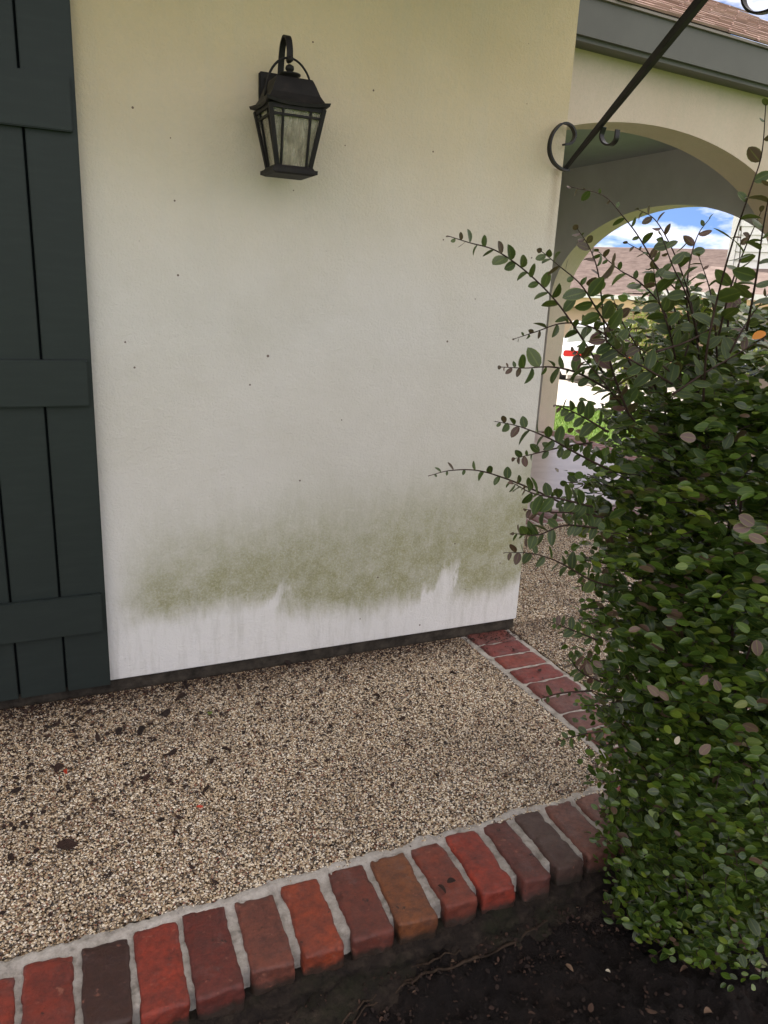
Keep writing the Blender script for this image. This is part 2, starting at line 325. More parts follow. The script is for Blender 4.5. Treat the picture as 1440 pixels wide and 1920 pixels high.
# ------------------------------------------------------------------ ground
DV = Vector((.643, .766)); 
def gz(x, y):
    s = x*DV.x+y*DV.y
    if s < 6.2: return -.17
    return -.17-.032*(min(s, 22)-6.2)
def grid_sheet(name, xs, ys, zf, mat, kind='structure', parent=None, smooth=True):
    vs = [(x, y, zf(x, y)) for y in ys for x in xs]; nx = len(xs)
    fs = [(j*nx+i, j*nx+i+1, (j+1)*nx+i+1, (j+1)*nx+i) for j in range(len(ys)-1) for i in range(nx-1)]
    o = pyobj(name, vs, fs, mat, parent, smooth)
    if kind: o['kind'] = kind
    return o
ax = list(np.concatenate([-np.geomspace(1500, 12, 10), np.linspace(-10, 34, 45), np.geomspace(38, 1500, 10)]))
ay = list(np.concatenate([-np.geomspace(1500, 12, 10), np.linspace(-10, 34, 45), np.geomspace(38, 1500, 10)]))
grid_sheet('lawn', ax, ay, lambda x, y: gz(x, y)-(.05 if (x < 5.2 and y < 9) else 0), LAWN)
# soil bed in front of the patio
def soilz(x, y):
    return -.150+.022*fbm(x*3, y*3, 2)+.018*fbm(x*17, y*17, 5)+.010*fbm(x*45, y*45, 5)+.42*max(0, (y-1.06))**1.3
grid_sheet('soil_bed', list(np.concatenate([[-3, -1.5], np.arange(-.5, 2.2, .009), [3, 4.6]])), list(np.concatenate([np.linspace(-1.2, .6, 30), np.arange(.61, 1.245, .009)])), soilz, SOIL)
# patio slab body + walkway
patio = boxo('patio', (-3, 1.497, 1.425, 2.46, -.2, -.003), AGG); patio['kind'] = 'structure'
walk = boxo('walkway', (1.735, 4.66, 1.425, 3.67, -.2, -.003), AGG); walk['kind'] = 'structure'
porchfloor = boxo('porch_floor', (1.762, 4.645, 3.955, 8.0, -.2, 0), PORCH); porchfloor['kind'] = 'structure'
# driveway: a pale slab lying on the falling ground
vs = []
P2 = Vector((-DV.y, DV.x))
for s_, t0, t1 in ((13.0, -14, 5), (21.9, -16, 8)):
    for t in (t0, t1):
        p = DV*s_+P2*t; vs.append((p.x, p.y, gz(p.x, p.y)+.012))
# split so it follows the terrain grid closely
dv = []; df = []
ns, ntt = 18, 20
for i in range(ns+1):
    for j in range(ntt+1):
        s_ = 12.6+(22.5-12.6)*i/ns; t = -14+22*j/ntt; p = DV*s_+P2*t; dv.append((p.x, p.y, gz(p.x, p.y)+.03))
for i in range(ns):
    for j in range(ntt): a = i*(ntt+1)+j; df.append((a, a+1, a+ntt+2, a+ntt+1))
tag(pyobj('driveway', dv, df, DRIVE), kind='structure')

# pebbles: geometry-node instances scattered over the slabs
def pebbles(name, x0, x1, y0, y1, dens, host, seed, edge=True):
    nx, ny = 40, 30
    vs = []; fs = []
    for j in range(ny+1):
        for i in range(nx+1):
            x = x0+(x1-x0)*i/nx; y = y0+(y1-y0)*j/ny
            if edge and j == 0: y += .011*fbm(x*14, 3.1, seed)+.006*fbm(x*50, 1, seed)
            vs.append((x, y, .0002))
    for j in range(ny):
        for i in range(nx): a = j*(nx+1)+i; fs.append((a, a+1, a+nx+2, a+nx+1))
    o = pyobj(name, vs, fs, AGG, host); o['kind'] = 'stuff'
    ng = bpy.data.node_groups.new(name, 'GeometryNodeTree')
    ng.interface.new_socket('Geometry', in_out='INPUT', socket_type='NodeSocketGeometry'); ng.interface.new_socket('Geometry', in_out='OUTPUT', socket_type='NodeSocketGeometry')
    N = ng.nodes.new; K = ng.links.new
    gi = N('NodeGroupInput'); go = N('NodeGroupOutput'); dp = N('GeometryNodeDistributePointsOnFaces'); dp.inputs['Density'].default_value = dens; dp.inputs['Seed'].default_value = seed
    ico = N('GeometryNodeMeshIcoSphere'); ico.inputs['Radius'].default_value = .0029; ico.inputs['Subdivisions'].default_value = 2
    sm = N('GeometryNodeSetMaterial'); sm.inputs['Material'].default_value = PEB; ss = N('GeometryNodeSetShadeSmooth')
    iop = N('GeometryNodeInstanceOnPoints')
    rv = N('FunctionNodeRandomValue'); rv.data_type = 'FLOAT_VECTOR'; rv.inputs[0].default_value = (.55, .45, .35); rv.inputs[1].default_value = (1.5, 1.2, .95)
    rr = N('FunctionNodeRandomValue'); rr.data_type = 'FLOAT_VECTOR'; rr.inputs[0].default_value = (-.35, -.35, 0); rr.inputs[1].default_value = (.35, .35, 6.28); rr.inputs['Seed'].default_value = 4
    st = N('GeometryNodeStoreNamedAttribute'); st.data_type = 'FLOAT'; st.domain = 'INSTANCE'; st.inputs['Name'].default_value = 'tone'
    rt = N('FunctionNodeRandomValue'); rt.data_type = 'FLOAT'; rt.inputs['Seed'].default_value = 9
    K(gi.outputs[0], dp.inputs['Mesh']); K(dp.outputs['Points'], iop.inputs['Points']); K(ico.outputs['Mesh'], ss.inputs[0]); K(ss.outputs[0], sm.inputs[0]); K(sm.outputs[0], iop.inputs['Instance'])
    K(rv.outputs[0], iop.inputs['Scale']); K(rr.outputs[0], iop.inputs['Rotation'])
    K(iop.outputs[0], st.inputs[0]); K(rt.outputs[1], st.inputs['Value']); K(st.outputs[0], go.inputs[0])
    md = o.modifiers.new('pebbles', 'NODES'); md.node_group = ng
    return o
pebbles('pebble_gravel', -.75, 1.497, 1.428, 2.449, 56000, patio, 3)
pebbles('pebble_gravel', 1.735, 3.7, 1.45, 3.675, 30000, walk, 5, False)

# ------------------------------------------------------------------ bricks
def brick_mesh(w, l, h, seed, cuts=(5, 9, 3), r=.009, amp=1.0):
    """rounded, worn brick centred in x,y with its top at z=0"""
    rnd = random.Random(seed); bm = bmesh.new(); nx, ny, nz = cuts; vd = {}
    def V(i, j, k):
        if (i, j, k) in vd: return vd[(i, j, k)]
        # denser towards the edges
        f = lambda t: .5-.5*math.cos(math.pi*t)*(.8)-.0 if False else t
        g = lambda t, n: (0, r/2/n, None)[0]
        p = Vector(((-.5+i/nx)*w, (-.5+j/ny)*l, -h+k/nz*h))
        q = Vector((min(max(p.x, -w/2+r), w/2-r), min(max(p.y, -l/2+r), l/2-r), min(max(p.z, -h+r), -r)))
        d = p-q
        if d.length > 1e-9: p = q+d.normalized()*min(r, max(abs(d.x), abs(d.y), abs(d.z)))
        n_ = Vector((noise.noise(Vector((p.x*22+seed*3.1, p.y*22, p.z*22))), noise.noise(Vector((p.x*22, p.y*22+seed*5.3, p.z*22+7))), noise.noise(Vector((p.x*15, p.y*15+4, seed*2.7)))))
        n2 = Vector((noise.noise(p*75+Vector((seed, 0, 0))), noise.noise(p*75+Vector((0, seed, 9))), noise.noise(p*60+Vector((5, 0, seed)))))
        p += Vector((n_.x*.0042+n2.x*.0022, n_.y*.0045+n2.y*.0022, n_.z*.0018+n2.z*.0009))*amp
        if amp and (abs(p.x) > w/2-.012 or abs(p.y) > l/2-.012) and p.z > -.02:
            ch = noise.noise(Vector((p.x*38+seed*7.7, p.y*38, seed)))
            if ch > .22: p.x *= 1-(ch-.22)*.13; p.y *= 1-(ch-.22)*.05; p.z -= (ch-.22)*.012
        vd[(i, j, k)] = bm.verts.new(p); return vd[(i, j, k)]
    for i in range(nx):
        for j in range(ny):
            bm.faces.new((V(i, j, nz), V(i+1, j, nz), V(i+1, j+1, nz), V(i, j+1, nz)))
    for i in range(nx):
        for k in range(nz):
            bm.faces.new((V(i, 0, k), V(i+1, 0, k), V(i+1, 0, k+1), V(i, 0, k+1))); bm.faces.new((V(i+1, ny, k), V(i, ny, k), V(i, ny, k+1), V(i+1, ny, k+1)))
    for j in range(ny):
        for k in range(nz):
            bm.faces.new((V(0, j+1, k), V(0, j, k), V(0, j, k+1), V(0, j+1, k+1))); bm.faces.new((V(nx, j, k), V(nx, j+1, k), V(nx, j+1, k+1), V(nx, j, k+1)))
    me = bpy.data.meshes.new('brick'); bm.to_mesh(me); bm.free(); me.materials.append(BRICK)
    me.polygons.foreach_set('use_smooth', [True]*len(me.polygons)); return me
def remap(n, r, size):   # grid lines hugging the rounded edges
    return None
RED = [(.25, .036, .018), (.20, .032, .018), (.042, .017, .011), (.25, .034, .017), (.13, .023, .015), (.16, .048, .030), (.26, .046, .017), (.14, .033, .020), (.18, .060, .020), (.20, .042, .022), (.285, .038, .019), (.13, .040, .030), (.075, .044, .034), (.15, .060, .042), (.17, .075, .055)]
front = empty('patio_brick_edging'); front['kind'] = 'structure'
# measured corners of the front row (x-left, x-right at back and at front)
rows = [(-.203, -.125, -.205, -.128), (-.108, -.018, -.114, -.025), (.003, .090, -.009, .079), (.105, .193, .096, .183), (.209, .297, .200, .288), (.326, .408, .312, .402), (.434, .516, .423, .513), (.550, .639, .536, .626), (.659, .745, .643, .736), (.770, .848, .765, .845), (.879, .954, .860, .952), (.987, 1.052, .976, 1.050), (1.091, 1.157, 1.076, 1.160), (1.186, 1.262, 1.174, 1.268), (1.285, 1.365, 1.29, 1.37), (1.395, 1.475, 1.395, 1.475)]
yb = [1.372, 1.389, 1.391, 1.398, 1.408, 1.399, 1.407, 1.415, 1.409, 1.412, 1.421, 1.425, 1.431, 1.431, 1.432, 1.435]
yf = [1.195, 1.190, 1.192, 1.190, 1.188, 1.205, 1.205, 1.205, 1.205, 1.215, 1.215, 1.212, 1.222, 1.228, 1.23, 1.235]
FB = []
def add_brick(cx, cy, w, l, rot, z, me, col, parent, tilt=0):
    o = link('brick', me, None, parent); o.location = (cx, cy, z); o.rotation_euler = (tilt, 0, rot); o.color = (*col, 1); return o
for k, ((a, b, c_, d), y1, y0) in enumerate(zip(rows, yb, yf)):
    w = ((b-a)+(d-c_))/2+.003; l = y1-y0+.004; cx = (a+b+c_+d)/4; cy = (y0+y1)/2
    rot = math.atan2(((c_+d)-(a+b))/2, y1-y0)
    me = brick_mesh(w, l, .066, 20+k, (13, 26, 9), .0055)
    add_brick(cx, cy, w, l, rot, .006+.002*random.uniform(-1, 1), me, RED[k % len(RED)], front, R(random.uniform(-1.2, .4)))
    FB.append((cx, cy, w/2, l/2, rot))
gen = [brick_mesh(.086, .200, .06, 60+i, (5, 9, 3), .009) for i in range(4)]
x = -.32; k = 0
while x > -1.6:
    add_brick(x, 1.29, .09, .2, 0, .004, gen[k % 4], RED[(k*5+3) % 15], front); FB.append((x, 1.29, .045, .1, 0)); x -= .112; k += 1
x = 1.54
while x < 4.6:
    add_brick(x, 1.335, .09, .2, 0, .004, gen[k % 4], random.choice(RED[10:]), front); FB.append((x, 1.335, .045, .1, 0)); x += .112; k += 1
# mortar between and behind the front bricks
xs = list(np.arange(-.6, 1.62, .005)); ys = list(np.arange(1.206, 1.462, .005))
def mortz(x, y):
    yfr = 1.215+.022*min(1, max(0, x))+.012*fbm(x*11, 3)
    z = -.0055+.0030*fbm(x*16, y*16, 8)+.0030*fbm(x*70, y*70, 2)
    if y < yfr: z -= min(.05, (yfr-y)*4.0)
    bk = 1.423+.022*min(1.3, max(-.3, x))+.012*fbm(x*13, 9.3)+.005*fbm(x*45, 5)
    z += .0085*min(1, max(0, (y-(bk-.035))/.02))
    if y > bk: z -= min(.012, (y-bk)*.9)
    return z
mo_ = grid_sheet('mortar', xs, ys, mortz, MORTAR, None, front)
for v in mo_.data.vertices:
    if v.co.y < 1.30: v.co.y += .026*min(1, max(0, v.co.x))*(1.30-v.co.y)/.094; v.co.z = min(v.co.z, -.004) if False else v.co.z
# dirty slab edge under the bricks
prof = [(1.232, -.045), (1.200, -.047), (1.183, -.053), (1.178, -.059), (1.172, -.066), (1.170, -.074), (1.168, -.082), (1.170, -.090), (1.172, -.098), (1.166, -.108), (1.158, -.112), (1.150, -.115), (1.143, -.121), (1.136, -.128), (1.13, -.15), (1.128, -.2)]
vs = []; fs = []; X = list(np.concatenate([np.arange(-1.7, -.4, .03), np.arange(-.4, 1.7, .0055), np.arange(1.7, 4.7, .03)]))
for x in X:
    off = .03*min(1.0, max(0, x))
    for k, (y, z) in enumerate(prof):
        n1 = fbm(x*9, z*30, 4)*.014+fbm(x*38, z*60, 1)*.010+fbm(x*90, z*120, 6)*.004
        vs.append((x, y+off-n1*(1 if k else 0)-.004, z+fbm(x*24, y*60, 6)*.006+(.008*fbm(x*7, 2) if k < 5 else 0)))
n = len(prof)
for i in range(len(X)-1):
    for k in range(n-1): a = i*n+k; fs.append((a, a+1, a+n+1, a+n))
pyobj('slab_edge', vs, fs, DIRTY, front, True)

side = empty('walkway_brick_edging'); side['kind'] = 'structure'
ysd = [2.41, 2.308, 2.203, 2.09, 1.982, 1.875, 1.767, 1.66, 1.553]
cols = [(.16, .045, .035), (.19, .04, .033), (.24, .05, .033), (.22, .042, .033), (.19, .055, .045), (.17, .07, .058), (.18, .078, .062), (.20, .075, .055), (.19, .085, .07)]
for k, y in enumerate(ysd):
    me = brick_mesh(.096, .185, .06, 90+k, (6, 11, 3), .009)
    o = add_brick(1.618, y, .09, .17, R(90+random.uniform(-1.5, 1.5)), .005+random.uniform(-.002, .002), me, cols[k], side)
def smz(x, y):
    z = -.0035+.0022*fbm(x*16, y*16, 8)+.0016*fbm(x*60, y*60, 2)
    e = min(x-(1.503+.007*fbm(y*13, 1)), (1.733+.007*fbm(y*12, 5))-x)
    if e < 0: z += e*1.2
    return z
grid_sheet('mortar', list(np.arange(1.488, 1.75, .008)), list(np.arange(1.44, 2.462, .008)), smz, MORTAR, None, side)
boxo('joint_dark_gap', (1.494, 1.502, 1.47, 2.44, -.1, -.0026), SOIL, side)  # dark soil strip filling the joint beside the bricks
# brick thresholds under the two arches
thr = empty('arch_threshold'); thr['kind'] = 'structure'
low = [brick_mesh(.095, .235, .06, 140+i, (4, 6, 2), .01) for i in range(3)]
PINK = [(.20, .10, .10), (.16, .075, .075), (.24, .13, .12)]
x = 1.83; k = 0
while x < 4.62: add_brick(x, 3.812, .1, .24, 0, .006, low[k % 3], PINK[k % 3], thr); x += .107; k += 1
boxo('mortar', (1.762, 4.655, 3.672, 3.953, -.15, .001), MORTAR, thr)
thr2 = empty('side_arch_threshold'); thr2['kind'] = 'structure'
y = 4.0
while y < 6.42: add_brick(4.765, y, .1, .2, R(90), .008, low[k % 3], (.22, .07, .055), thr2); y += .107; k += 1
boxo('mortar', (4.648, 4.88, 3.945, 6.455, -.2, .002), MORTAR, thr2)

# ------------------------------------------------------------------ house
house = tag(empty('house', (1.76, 2.45, 0)), 'cream stuccoed house corner with arched porch and grey fascia', 'house')
bpy.context.view_layer.update()
HM = house.matrix_world.inverted() if False else Matrix.Translation((-1.76, -2.45, 0))
def hp(o, parent=None):      # keep world placement when parenting to the offset empty
    o.parent = parent or house
    if parent is None: o.matrix_parent_inverse = HM
    return o
def wall_grid():
    bm = bmesh.new(); box(bm, -3, 1.761, 2.45, 9.0, .045, 2.62, .004); return bm
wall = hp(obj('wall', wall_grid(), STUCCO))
hp(boxo('foundation', (-3, 1.752, 2.458, 8.9, -.2, .047), FOUND))
# arched walls: u runs along the wall
def arch_wall(name, u0, u1, zt, c, a, b, apex, n0, n1, axis, mat, ztops=None):
    N = 64; us = [u0]
    lo, hi = max(u0, c-a), min(u1, c+a)
    for i in range(N+1): us.append(c-a*math.cos(math.pi*i/N))
    us = [u for u in us if lo-1e-6 <= u <= hi+1e-6]
    if us[0] > lo+1e-6: us.insert(0, lo)
    if us[-1] < hi-1e-6: us.append(hi)
    zs = [apex-b*(1-math.sqrt(max(0, 1-((u-c)/a)**2))) for u in us]
    top = (lambda u: zt) if ztops is None else ztops
    bm = bmesh.new()
    def P(u, n_, z): return (u, n_, z) if axis == 'x' else (n_, u, z)
    def q(*pts): bm.faces.new([bm.verts.new(P(*p)) for p in pts])
    for (ua, za), (ub, zb) in zip(zip(us, zs), zip(us[1:], zs[1:])):
        q((ua, n0, za), (ub, n0, zb), (ub, n0, top(ub)), (ua, n0, top(ua)))
        q((ub, n1, zb), (ua, n1, za), (ua, n1, top(ua)), (ub, n1, top(ub)))
        q((ua, n0, za), (ua, n1, za), (ub, n1, zb), (ub, n0, zb))
    for ua, ub, zr in ((u0, lo, zs[0]), (hi, u1, zs[-1])):
        if ub-ua > 1e-4:
            q((ua, n0, 0), (ub, n0, 0), (ub, n0, top(ub)), (ua, n0, top(ua))); q((ub, n1, 0), (ua, n1, 0), (ua, n1, top(ua)), (ub, n1, top(ub)))
    if lo-u0 > -1 and lo > u0-1e-6: q((lo, n0, 0), (lo, n1, 0), (lo, n1, zs[0]), (lo, n0, zs[0]))
    q((hi, n1, 0), (hi, n0, 0), (hi, n0, zs[-1]), (hi, n1, zs[-1]))
    q((u1, n1, 0), (u1, n0, 0), (u1, n0, top(u1)), (u1, n1, top(u1)))
    q((u0, n0, 0), (u0, n1, 0), (u0, n1, top(u0)), (u0, n0, top(u0)))
    q(*[(u, n_, top(u)) for u, n_ in ((u0, n0), (u1, n0), (u1, n1), (u0, n1))])
    bmesh.ops.remove_doubles(bm, verts=bm.verts, dist=1e-5); bmesh.ops.recalc_face_normals(bm, faces=bm.faces)
    return obj(name, bm, mat)
hp(arch_wall('arched_wall', 1.763, 4.86, 2.70, 3.22, 1.457, .90, 2.272, 3.69, 3.94, 'x', STUCCO2))
gab = lambda u: 2.70 if u < 3.6 else 2.70+max(0, .5*(1.55-abs(u-5.12)))
saw = arch_wall('side_arched_wall', 3.942, 6.78, 2.70, 5.10, 1.36, .75, 2.068, 4.66, 4.86, 'y', STUCCO2)
saw.data.materials.append(simple('porch_shade_grey', (.56, .57, .58), .8, .2, (2, .9, 1.1), (200, .2, .002)))  # inner face greyed to carry the porch shade; the wall itself is cream
for p in saw.data.polygons:
    if p.normal.x < -.9 and abs(p.center.x-4.66) < .001: p.material_index = 1
hp(saw)
hp(boxo('porch_ceiling', (1.763, 4.658, 3.942, 6.8, 2.470, 2.50), CEIL))
hp(boxo('back_wall', (1.763, 4.658, 6.65, 6.8, 0, 2.468), STUCCO2))
# porch eave: fascia boards run slightly downhill to the right
def slant_box(name, x0, x1, y0, y1, z0, z1, slope, mat, parent=None):
    bm = bmesh.new(); box(bm, x0, x1, y0, y1, z0, z1)
    for v in bm.verts: v.co.z -= slope*(v.co.x-2.67)
    return hp(obj(name, bm, mat), parent)
SL = .036
slant_box('fascia', 1.763, 5.3, 3.548, 3.575, 2.578, 2.742, SL, FASCIA)
slant_box('fascia_trim', 1.763, 5.3, 3.570, 3.60, 2.558, 2.590, SL, FASCIA)
slant_box('soffit', 1.763, 5.3, 3.602, 3.70, 2.566, 2.585, SL, FASCIA)
slant_box('drip_edge', 1.763, 5.3, 3.532, 3.560, 2.744, 2.756, SL, simple('drip_metal', (.22, .19, .17), .5, .5))
# porch roof: decking slab with individual shingles
PIT = R(28); ridge_y = 5.12; ey, ez = 3.53, 2.757
def rp(x, s, off=0): return Vector((x, ey+s*math.cos(PIT)-off*math.sin(PIT), ez+s*math.sin(PIT)+off*math.cos(PIT)-SL*(x-2.67)))
SLN = (ridge_y-ey)/math.cos(PIT)
bm = bmesh.new()
for pts in ([rp(1.763, 0, 0), rp(5.3, 0, 0), rp(5.3, SLN, 0), rp(1.763, SLN, 0)], [rp(1.763, SLN, 0), rp(5.3, SLN, 0), Vector((5.3, 6.9, ez-.1)), Vector((1.763, 6.9, ez-.1))]):
    bm.faces.new([bm.verts.new(p) for p in pts])
roof = hp(obj('porch_roof', bm, ROOFP))
SHC = [(.40, .27, .23), (.46, .32, .275), (.34, .22, .185), (.50, .36, .31), (.42, .28, .24), (.36, .25, .22)]
shm = []
for v in range(5):
    bm = bmesh.new(); rnd = random.Random(v+50); w = .325
    # tab slab: lower edge at origin, thickness 9 mm, rising 0.15 along slope; ragged lower edge
    cuts = [0, .3, .34, .68, .72, 1.0]; dz = [rnd.uniform(-.012, .012) for _ in range(3)]
    for t in range(3):
        a, b = (t*w/3+.0012, (t+1)*w/3-.0012)
        y0 = dz[t]; y1 = .155; th = .009+rnd.uniform(0, .004)
        vs = [bm.verts.new(p) for p in ((a, y0, th), (b, y0, th), (b, y1, .002), (a, y1, .002), (a, y0, 0), (b, y0, 0), (b, y1, 0), (a, y1, 0))]
        for f in ((0, 1, 2, 3), (4, 5, 1, 0), (5, 6, 2, 1), (7, 4, 0, 3)): bm.faces.new([vs[i] for i in f])
    me = bpy.data.meshes.new('shingle'); bm.to_mesh(me); bm.free(); me.materials.append(SHING); shm.append(me)
ncourse = int(SLN/.118)
tilt = math.atan(-SL)
for c_ in range(ncourse+1):
    x = 1.77-(c_ % 3)*.11 + .22
    while x < 5.0:
        o = link('shingle', random.choice(shm), None, roof); p = rp(x, c_*.118, .004)
        xa = Vector((1, 0, -SL)).normalized(); ya = Vector((0, math.cos(PIT), math.sin(PIT))); za = xa.cross(ya).normalized(); ya = za.cross(xa)
        o.matrix_basis = Matrix(((xa.x, ya.x, za.x, p.x), (xa.y, ya.y, za.y, p.y), (xa.z, ya.z, za.z, p.z), (0, 0, 0, 1)))
        o.color = (*random.choice(SHC), 1); x += .325
# main roof, out of view; deep eave shaped to shade patio and wall top
bm = bmesh.new(); e0, z0 = 1.78, 2.60
def unseen_mainroof(bm):
    y1, zt = 5.7, 2.66+(5.7-e0)*math.tan(R(22))
    for x0, x1 in ((-3.6, 1.80),):
        P_ = [(x0, e0, 2.66), (x1, e0, 2.66), (x1, y1, zt), (x0, y1, zt), (x0, e0, 2.80), (x1, e0, 2.80), (x1, y1, zt+.12), (x0, y1, zt+.12), (x0, 9.6, 2.66), (x1, 9.6, 2.66), (x0, 9.6, 2.8), (x1, 9.6, 2.8)]
        V_ = [bm.verts.new(p) for p in P_]
        for f in ((0, 1, 2, 3), (4, 5, 6, 7), (0, 1, 5, 4), (1, 2, 6, 5), (0, 3, 7, 4), (3, 2, 9, 8), (7, 6, 11, 10), (8, 9, 11, 10), (2, 9, 11, 6), (3, 8, 10, 7)): bm.faces.new([V_[i] for i in f])
    bmesh.ops.recalc_face_normals(bm, faces=bm.faces)
unseen_mainroof(bm); hp(obj('unseen_main_roof', bm, ROOFP))
SHADE_SOFF = simple('shading_soffit_paint', (.16, .145, .10), .7, .3)
hp(boxo('shading_soffit', (-3.6, 1.80, 1.80, 2.449, 2.60, 2.618), SHADE_SOFF))  # unseen soffit added to darken and warm the top of the wall
hp(boxo('eave_fascia', (-3.6, 1.80, 1.765, 1.798, 2.59, 2.80), FASCIA))
# gable ends of the main attic
bm = bmesh.new(); bm.faces.new([bm.verts.new(p) for p in ((1.75, 2.46, 2.62), (1.75, 9.0, 2.62), (1.75, 5.7, 4.2))]); hp(obj('gable_wall', bm, STUCCO2))

# shutter: upright boards with three cross battens
shut = hp(empty('shutter')); shut.parent = house; shut.matrix_parent_inverse = HM
edges = [-.532, -.3955, -.2575, -.1185, .0195, .1565]
for a, b in zip(edges, edges[1:]):
    boxo('board', (a+.0035, b-.0035, 2.418, 2.444, .047, 2.32), SHUT, shut, .0025)
boxo('backing', (-.528, .1545, 2.4445, 2.4495, .05, 2.31), simple('shutter_recess', (.008, .011, .013), .8, .2), shut)
for z0_, z1_ in ((.248, .378), (.972, 1.105), (1.705, 1.840), ): boxo('batten', (-.515, .1405, 2.400, 2.4178, z0_, z1_), SHUT, shut, .003)
boxo('batten', (-.515, .1405, 2.400, 2.4178, 2.17, 2.29), SHUT, shut, .003)

# ------------------------------------------------------------------ wall lantern
LX, LY = .712, 2.318
lamp = tag(empty('wall_lantern', (LX, 2.45, 1.85)), 'dark bronze wall lantern with dusty panes hanging from a hooked arm', 'lantern')
LM = Matrix.Translation((-LX, -2.45, -1.85))
def lp(o, par=None):
    o.parent = par or lamp
    if par is None: o.matrix_parent_inverse = LM
    return o
bm = bmesh.new(); box(bm, LX-.055, LX+.055, 2.432, 2.4495, 1.775, 1.93, .004); box(bm, LX-.042, LX+.042, 2.426, 2.433, 1.79, 1.915, .003); lp(obj('backplate', bm, IRON))
bm = bmesh.new()
arm = smoothpath([(LX, 2.428, 1.86), (LX, 2.412, 1.90), (LX, 2.402, 1.95), (LX, 2.388, 1.99), (LX, 2.362, 2.008), (LX, 2.334, 1.998), (LX, 2.320, 1.97), (LX, 2.318, 1.945)], 5)
tube(bm, arm, 1, flat=(.0085, .003, Vector((1, 0, 0)))); lp(obj('arm', bm, IRON))
bm = bmesh.new(); tube(bm, [(LX+.070*math.cos(t), LY, 1.842+.104*math.sin(t)) for t in np.linspace(math.pi, 0, 25)], .0034, 6)
tube(bm, [(LX, LY-.012, 1.942), (LX, LY+.012, 1.942)], .008, 8); lp(obj('bail', bm, IRON, smooth=True))
bm = bmesh.new()
# roof: concave hip with turned-out corners
segs = [(1.812, .090), (1.820, .092), (1.829, .079), (1.845, .069), (1.868, .060), (1.884, .053), (1.888, .050)]
prev = None
N8 = 6
def ringpts(z, h, last):
    o = []
    for k in range(4):
        c0 = [(-1, -1), (1, -1), (1, 1), (-1, 1)][k]; c1_ = [(-1, -1), (1, -1), (1, 1), (-1, 1)][(k+1) % 4]
        for i in range(N8):
            t = i/N8; m_ = abs(2*t-1)**3
            hh = h*(1-.07*(1-m_)) if last else h
            zz_ = z+(.008*m_ if last else 0)
            o.append((LX+(c0[0]*(1-t)+c1_[0]*t)*hh, LY+(c0[1]*(1-t)+c1_[1]*t)*hh, zz_))
    return o
for i, (z, h) in enumerate(segs):
    rg = [bm.verts.new(p) for p in ringpts(z, h, i < 2)]
    if prev:
        for k in range(len(rg)): bm.faces.new((prev[k], prev[(k+1) % len(rg)], rg[(k+1) % len(rg)], rg[k]))
    else: bm.faces.new(rg[::-1])
    prev = rg
bm.faces.new(prev); lp(obj('lamp_roof', bm, IRON))
bm = bmesh.new()
def lathe(bm, cx, cy, prof, n=16):
    rs = [[bm.verts.new((cx+r_*math.cos(2*math.pi*k/n), cy+r_*math.sin(2*math.pi*k/n), z)) for k in range(n)] for r_, z in prof]
    for a, b in zip(rs, rs[1:]):
        for k in range(n): bm.faces.new((a[k], a[(k+1) % n], b[(k+1) % n], b[k]))
    bm.faces.new(rs[0][::-1]); bm.faces.new(rs[-1])
lathe(bm, LX, LY, [(.024, 1.888), (.024, 1.900), (.031, 1.902), (.031, 1.906), (.018, 1.909), (.007, 1.910), (.006, 1.912), (.011, 1.915), (.0125, 1.920), (.011, 1.926), (.004, 1.930)])
lp(obj('finial', bm, IRON, smooth=True))
ZT, ZB, HT, HB = 1.813, 1.664, .077, .049
def cpt(sx, sy, z, inset=0):
    t = (z-ZB)/(ZT-ZB); h = HB+(HT-HB)*t-inset; return Vector((LX+sx*h, LY+sy*h, z))
for sx, sy in ((-1, -1), (1, -1), (1, 1), (-1, 1)):
    bm = bmesh.new(); tube(bm, [cpt(sx, sy, ZB), cpt(sx, sy, ZT)], 1, flat=(.0058, .0058, Vector((1, 0, 0)))); lp(obj('corner_post', bm, IRON))
for nx_, ny_ in ((0, -1), (-1, 0), (1, 0), (0, 1)):
    tx, ty = -ny_, nx_
    if ny_ == -1: tx, ty = 1, 0
    def fp(u, z, ins=0.001):
        t = (z-ZB)/(ZT-ZB); h = HB+(HT-HB)*t-ins; return Vector((LX+nx_*h+tx*u*1.0, LY+ny_*h+ty*u*1.0, z))
    sd_ = Vector((tx, ty, 0))
    bm = bmesh.new()
    for s_ in (-1, 1): tube(bm, [fp(s_*.037, ZB), fp(s_*.040, ZT)], 1, flat=(.0028, .003, sd_))
    tube(bm, [fp(-.068, 1.789), fp(.068, 1.789)], 1, flat=(.003, .0028, Vector((0, 0, 1))))
    tube(bm, [fp(-.073, ZT-.004), fp(.073, ZT-.004)], 1, flat=(.006, .003, Vector((0, 0, 1))))
    lp(obj('muntin', bm, IRON))
    bm = bmesh.new()
    q_ = [cpt(0, 0, 0)]*0
    a = [fp(-HB+.002, ZB, .004), fp(HB-.002, ZB, .004), fp(HT-.002, ZT-.002, .004), fp(-HT+.002, ZT-.002, .004)]
    b = [fp(-HB+.002, ZB, .0065), fp(HB-.002, ZB, .0065), fp(HT-.002, ZT-.002, .0065), fp(-HT+.002, ZT-.002, .0065)]
    va = [bm.verts.new(p) for p in a]; vb = [bm.verts.new(p) for p in b]
    bm.faces.new(va); bm.faces.new(vb[::-1])
    for k in range(4): bm.faces.new((va[k], vb[k], vb[(k+1) % 4], va[(k+1) % 4]))
    bmesh.ops.recalc_face_normals(bm, faces=bm.faces)
    lp(obj('glass_pane', bm, GL))
